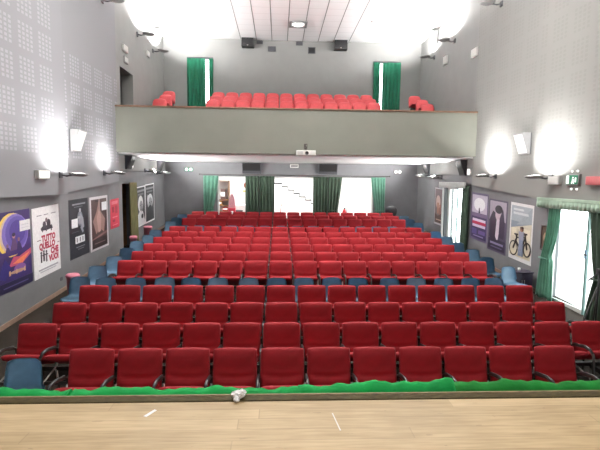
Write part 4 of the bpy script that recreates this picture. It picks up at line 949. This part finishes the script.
t = thing('fire_extinguisher', 'red fire extinguisher standing in the empty white doorway', 'fire extinguisher', (3.02, 20.8, ZB))
b = MB(); b.lathe([(.085, 0), (.09, .02), (.09, .62), (.05, .72), (.03, .74)], pc(200, 40, 50), n=18); b.build('cylinder', t)
b = MB(); b.box(-.03, .03, -.03, .03, .74, .80, M['black']); b.tube([(0, 0, .78), (.08, 0, .80), (.11, 0, .6), (.10, 0, .3)], .012, M['black']); b.build('valve', t)
t = thing('umbrella_hook_stand', 'dark curved handle sticking up in the stair doorway', 'umbrella', (.08, 20.9, ZB))
t.name = 'umbrella'
b = MB(); b.tube([(-.02, 0, 0), (.0, 0, .6), (.04, 0, .86), (.07, 0, .95), (.11, 0, .93)], .016, M['brown']); b.build('shaft', t)
b = MB(); b.lathe([(.01, .0), (.05, .15), (.04, .5), (.012, .68)], M['alarm'], n=12); b.build('canopy', t)

# ------------------------------------------------------------------ added lamps out of view, filling hall, stage and ceiling with light
def fill_lamp(x, y, z, sx, sy, power, label, name='fill_floodlight'):
    t = thing(name, label, 'ceiling light', (x, y, z), 0, 'added fill lamps out of view')
    b = MB(); b.box(-sx / 2 - .03, sx / 2 + .03, -sy / 2 - .03, sy / 2 + .03, .0, .08, M['white'], .01); b.build('housing', t)
    for s in (-1, 1): b = MB(); b.tube([(s * sx * .4, 0, .08), (s * sx * .4, 0, ZC - z)], .006, M['darksteel'], 6); b.build('suspension_wire', t)
    l = bpy.data.lights.new('fill_light', 'AREA'); l.shape = 'RECTANGLE'; l.size = sx; l.size_y = sy; l.energy = power; l.color = (1, .97, .92)
    lo = bpy.data.objects.new('fill_light', l); C.objects.link(lo); lo.location = (x, y, z - .01)
HALL, STAGE, UP = 185, 90, 470  # strengths of the added fill lamps over seats and stage
fill_lamp(-1.2, 1.2, 6.0, 1.8, .35, STAGE, 'added unseen fill lamp over the stage, window side away')
fill_lamp(2.4, 1.2, 6.0, 1.8, .35, STAGE, 'added unseen fill lamp over the stage near the tripod side')
def fill_up_lamp(x, y, z, p, label):  # unseen uplighter added to brighten the ceiling
    t = thing('fill_uplighter', label, 'ceiling light', (x, y, z), 0, 'added fill uplighters out of view')
    b = MB(); b.lathe([(.12, -.16), (.34, -.05), (.42, .02), (.40, .02), (.10, -.12)], M['white'], n=24); b.build('bowl', t)
    b = MB(); b.tube([(0, 0, -.14), (0, 0, ZC - z)], .012, M['darksteel'], 8); b.build('suspension_rod', t)
    l = bpy.data.lights.new('fill_uplight', 'AREA'); l.shape = 'DISK'; l.size = .7; l.energy = p; l.color = (1, .98, .95)
    lo = bpy.data.objects.new('fill_uplight', l); C.objects.link(lo); lo.location = (x, y, z + .03); lo.rotation_euler = (PI, 0, 0)
for x in (-1.9, .6, 3.1):
    nm = {-1.9: 'left', .6: 'centre', 3.1: 'right'}[x]
    fill_lamp(x, 9.2, 7.7, 1.8, .35, HALL, 'added unseen fill lamp over the front seats, %s line' % nm)
    fill_up_lamp(x, 10.6, 7.35, UP, 'added unseen fill uplighter over the middle seats, %s line' % nm)
def area(x, y, z, sx, sy, p, rot=(0, 0, 0), col=(1, 1, 1), portal=False):
    l = bpy.data.lights.new('foyer_light', 'AREA'); l.shape = 'RECTANGLE'; l.size = sx; l.size_y = sy; l.energy = p; l.color = col
    lo = bpy.data.objects.new('foyer_light', l); C.objects.link(lo); lo.location = (x, y, z); lo.rotation_euler = rot
    if portal: l.cycles.is_portal = True
    return lo
for x in (-3.4, .2, 3.8):  # unseen lamps added to make the foyer glow white through the doorways
    t = thing('foyer_fill_lamp', 'added unseen foyer fill lamp, %s' % {-3.4: 'over the shelves', .2: 'over the stairs', 3.8: 'over the extinguisher'}[x], 'ceiling light', (x, 21.2, 3.93))
    b = MB(); b.box(-.62, .62, -.32, .32, 0, .07, M['white'], .01); b.build('housing', t)
    area(x, 21.2, 3.92, 1.2, .6, 190)
# daylight doors
area(LR + .32, 8.85, 1.25, 2.1, 1.7, 1, (0, PI / 2, 0), portal=True)
area(LR + .32, 15.47, 1.5, 2.3, 1.4, 1, (0, PI / 2, 0), portal=True)

# ------------------------------------------------------------------ world, camera, view
w = bpy.data.worlds.new('sky'); sc.world = w; w.use_nodes = True
bg = w.node_tree.nodes['Background']; bg.inputs[0].default_value = (.93, .97, 1, 1); bg.inputs[1].default_value = 7.0

F_, yaw, pit, rol, HC = 456.16, .0474, .0973, .0111, 2.784
f = Vector((math.sin(yaw) * math.cos(pit), math.cos(yaw) * math.cos(pit), -math.sin(pit)))
r = Vector((math.cos(yaw), -math.sin(yaw), 0)); u = r.cross(f)
r2 = math.cos(rol) * r + math.sin(rol) * u; u2 = -math.sin(rol) * r + math.cos(rol) * u
cam = bpy.data.cameras.new('camera'); co = bpy.data.objects.new('camera', cam); C.objects.link(co)
co.matrix_world = Matrix(((r2.x, u2.x, -f.x, 0), (r2.y, u2.y, -f.y, 0), (r2.z, u2.z, -f.z, HC), (0, 0, 0, 1)))
cam.sensor_width = 36; cam.lens = 36 * F_ / 600; cam.clip_start = .05
sc.camera = co
sc.view_settings.view_transform = 'Standard'; sc.view_settings.look = 'None'; sc.view_settings.gamma = 1; sc.view_settings.use_curve_mapping = False
sc.view_settings.exposure = 0.0
sc.cycles.max_bounces = 6; sc.cycles.diffuse_bounces = 4
sc.cycles.sample_clamp_indirect = 8
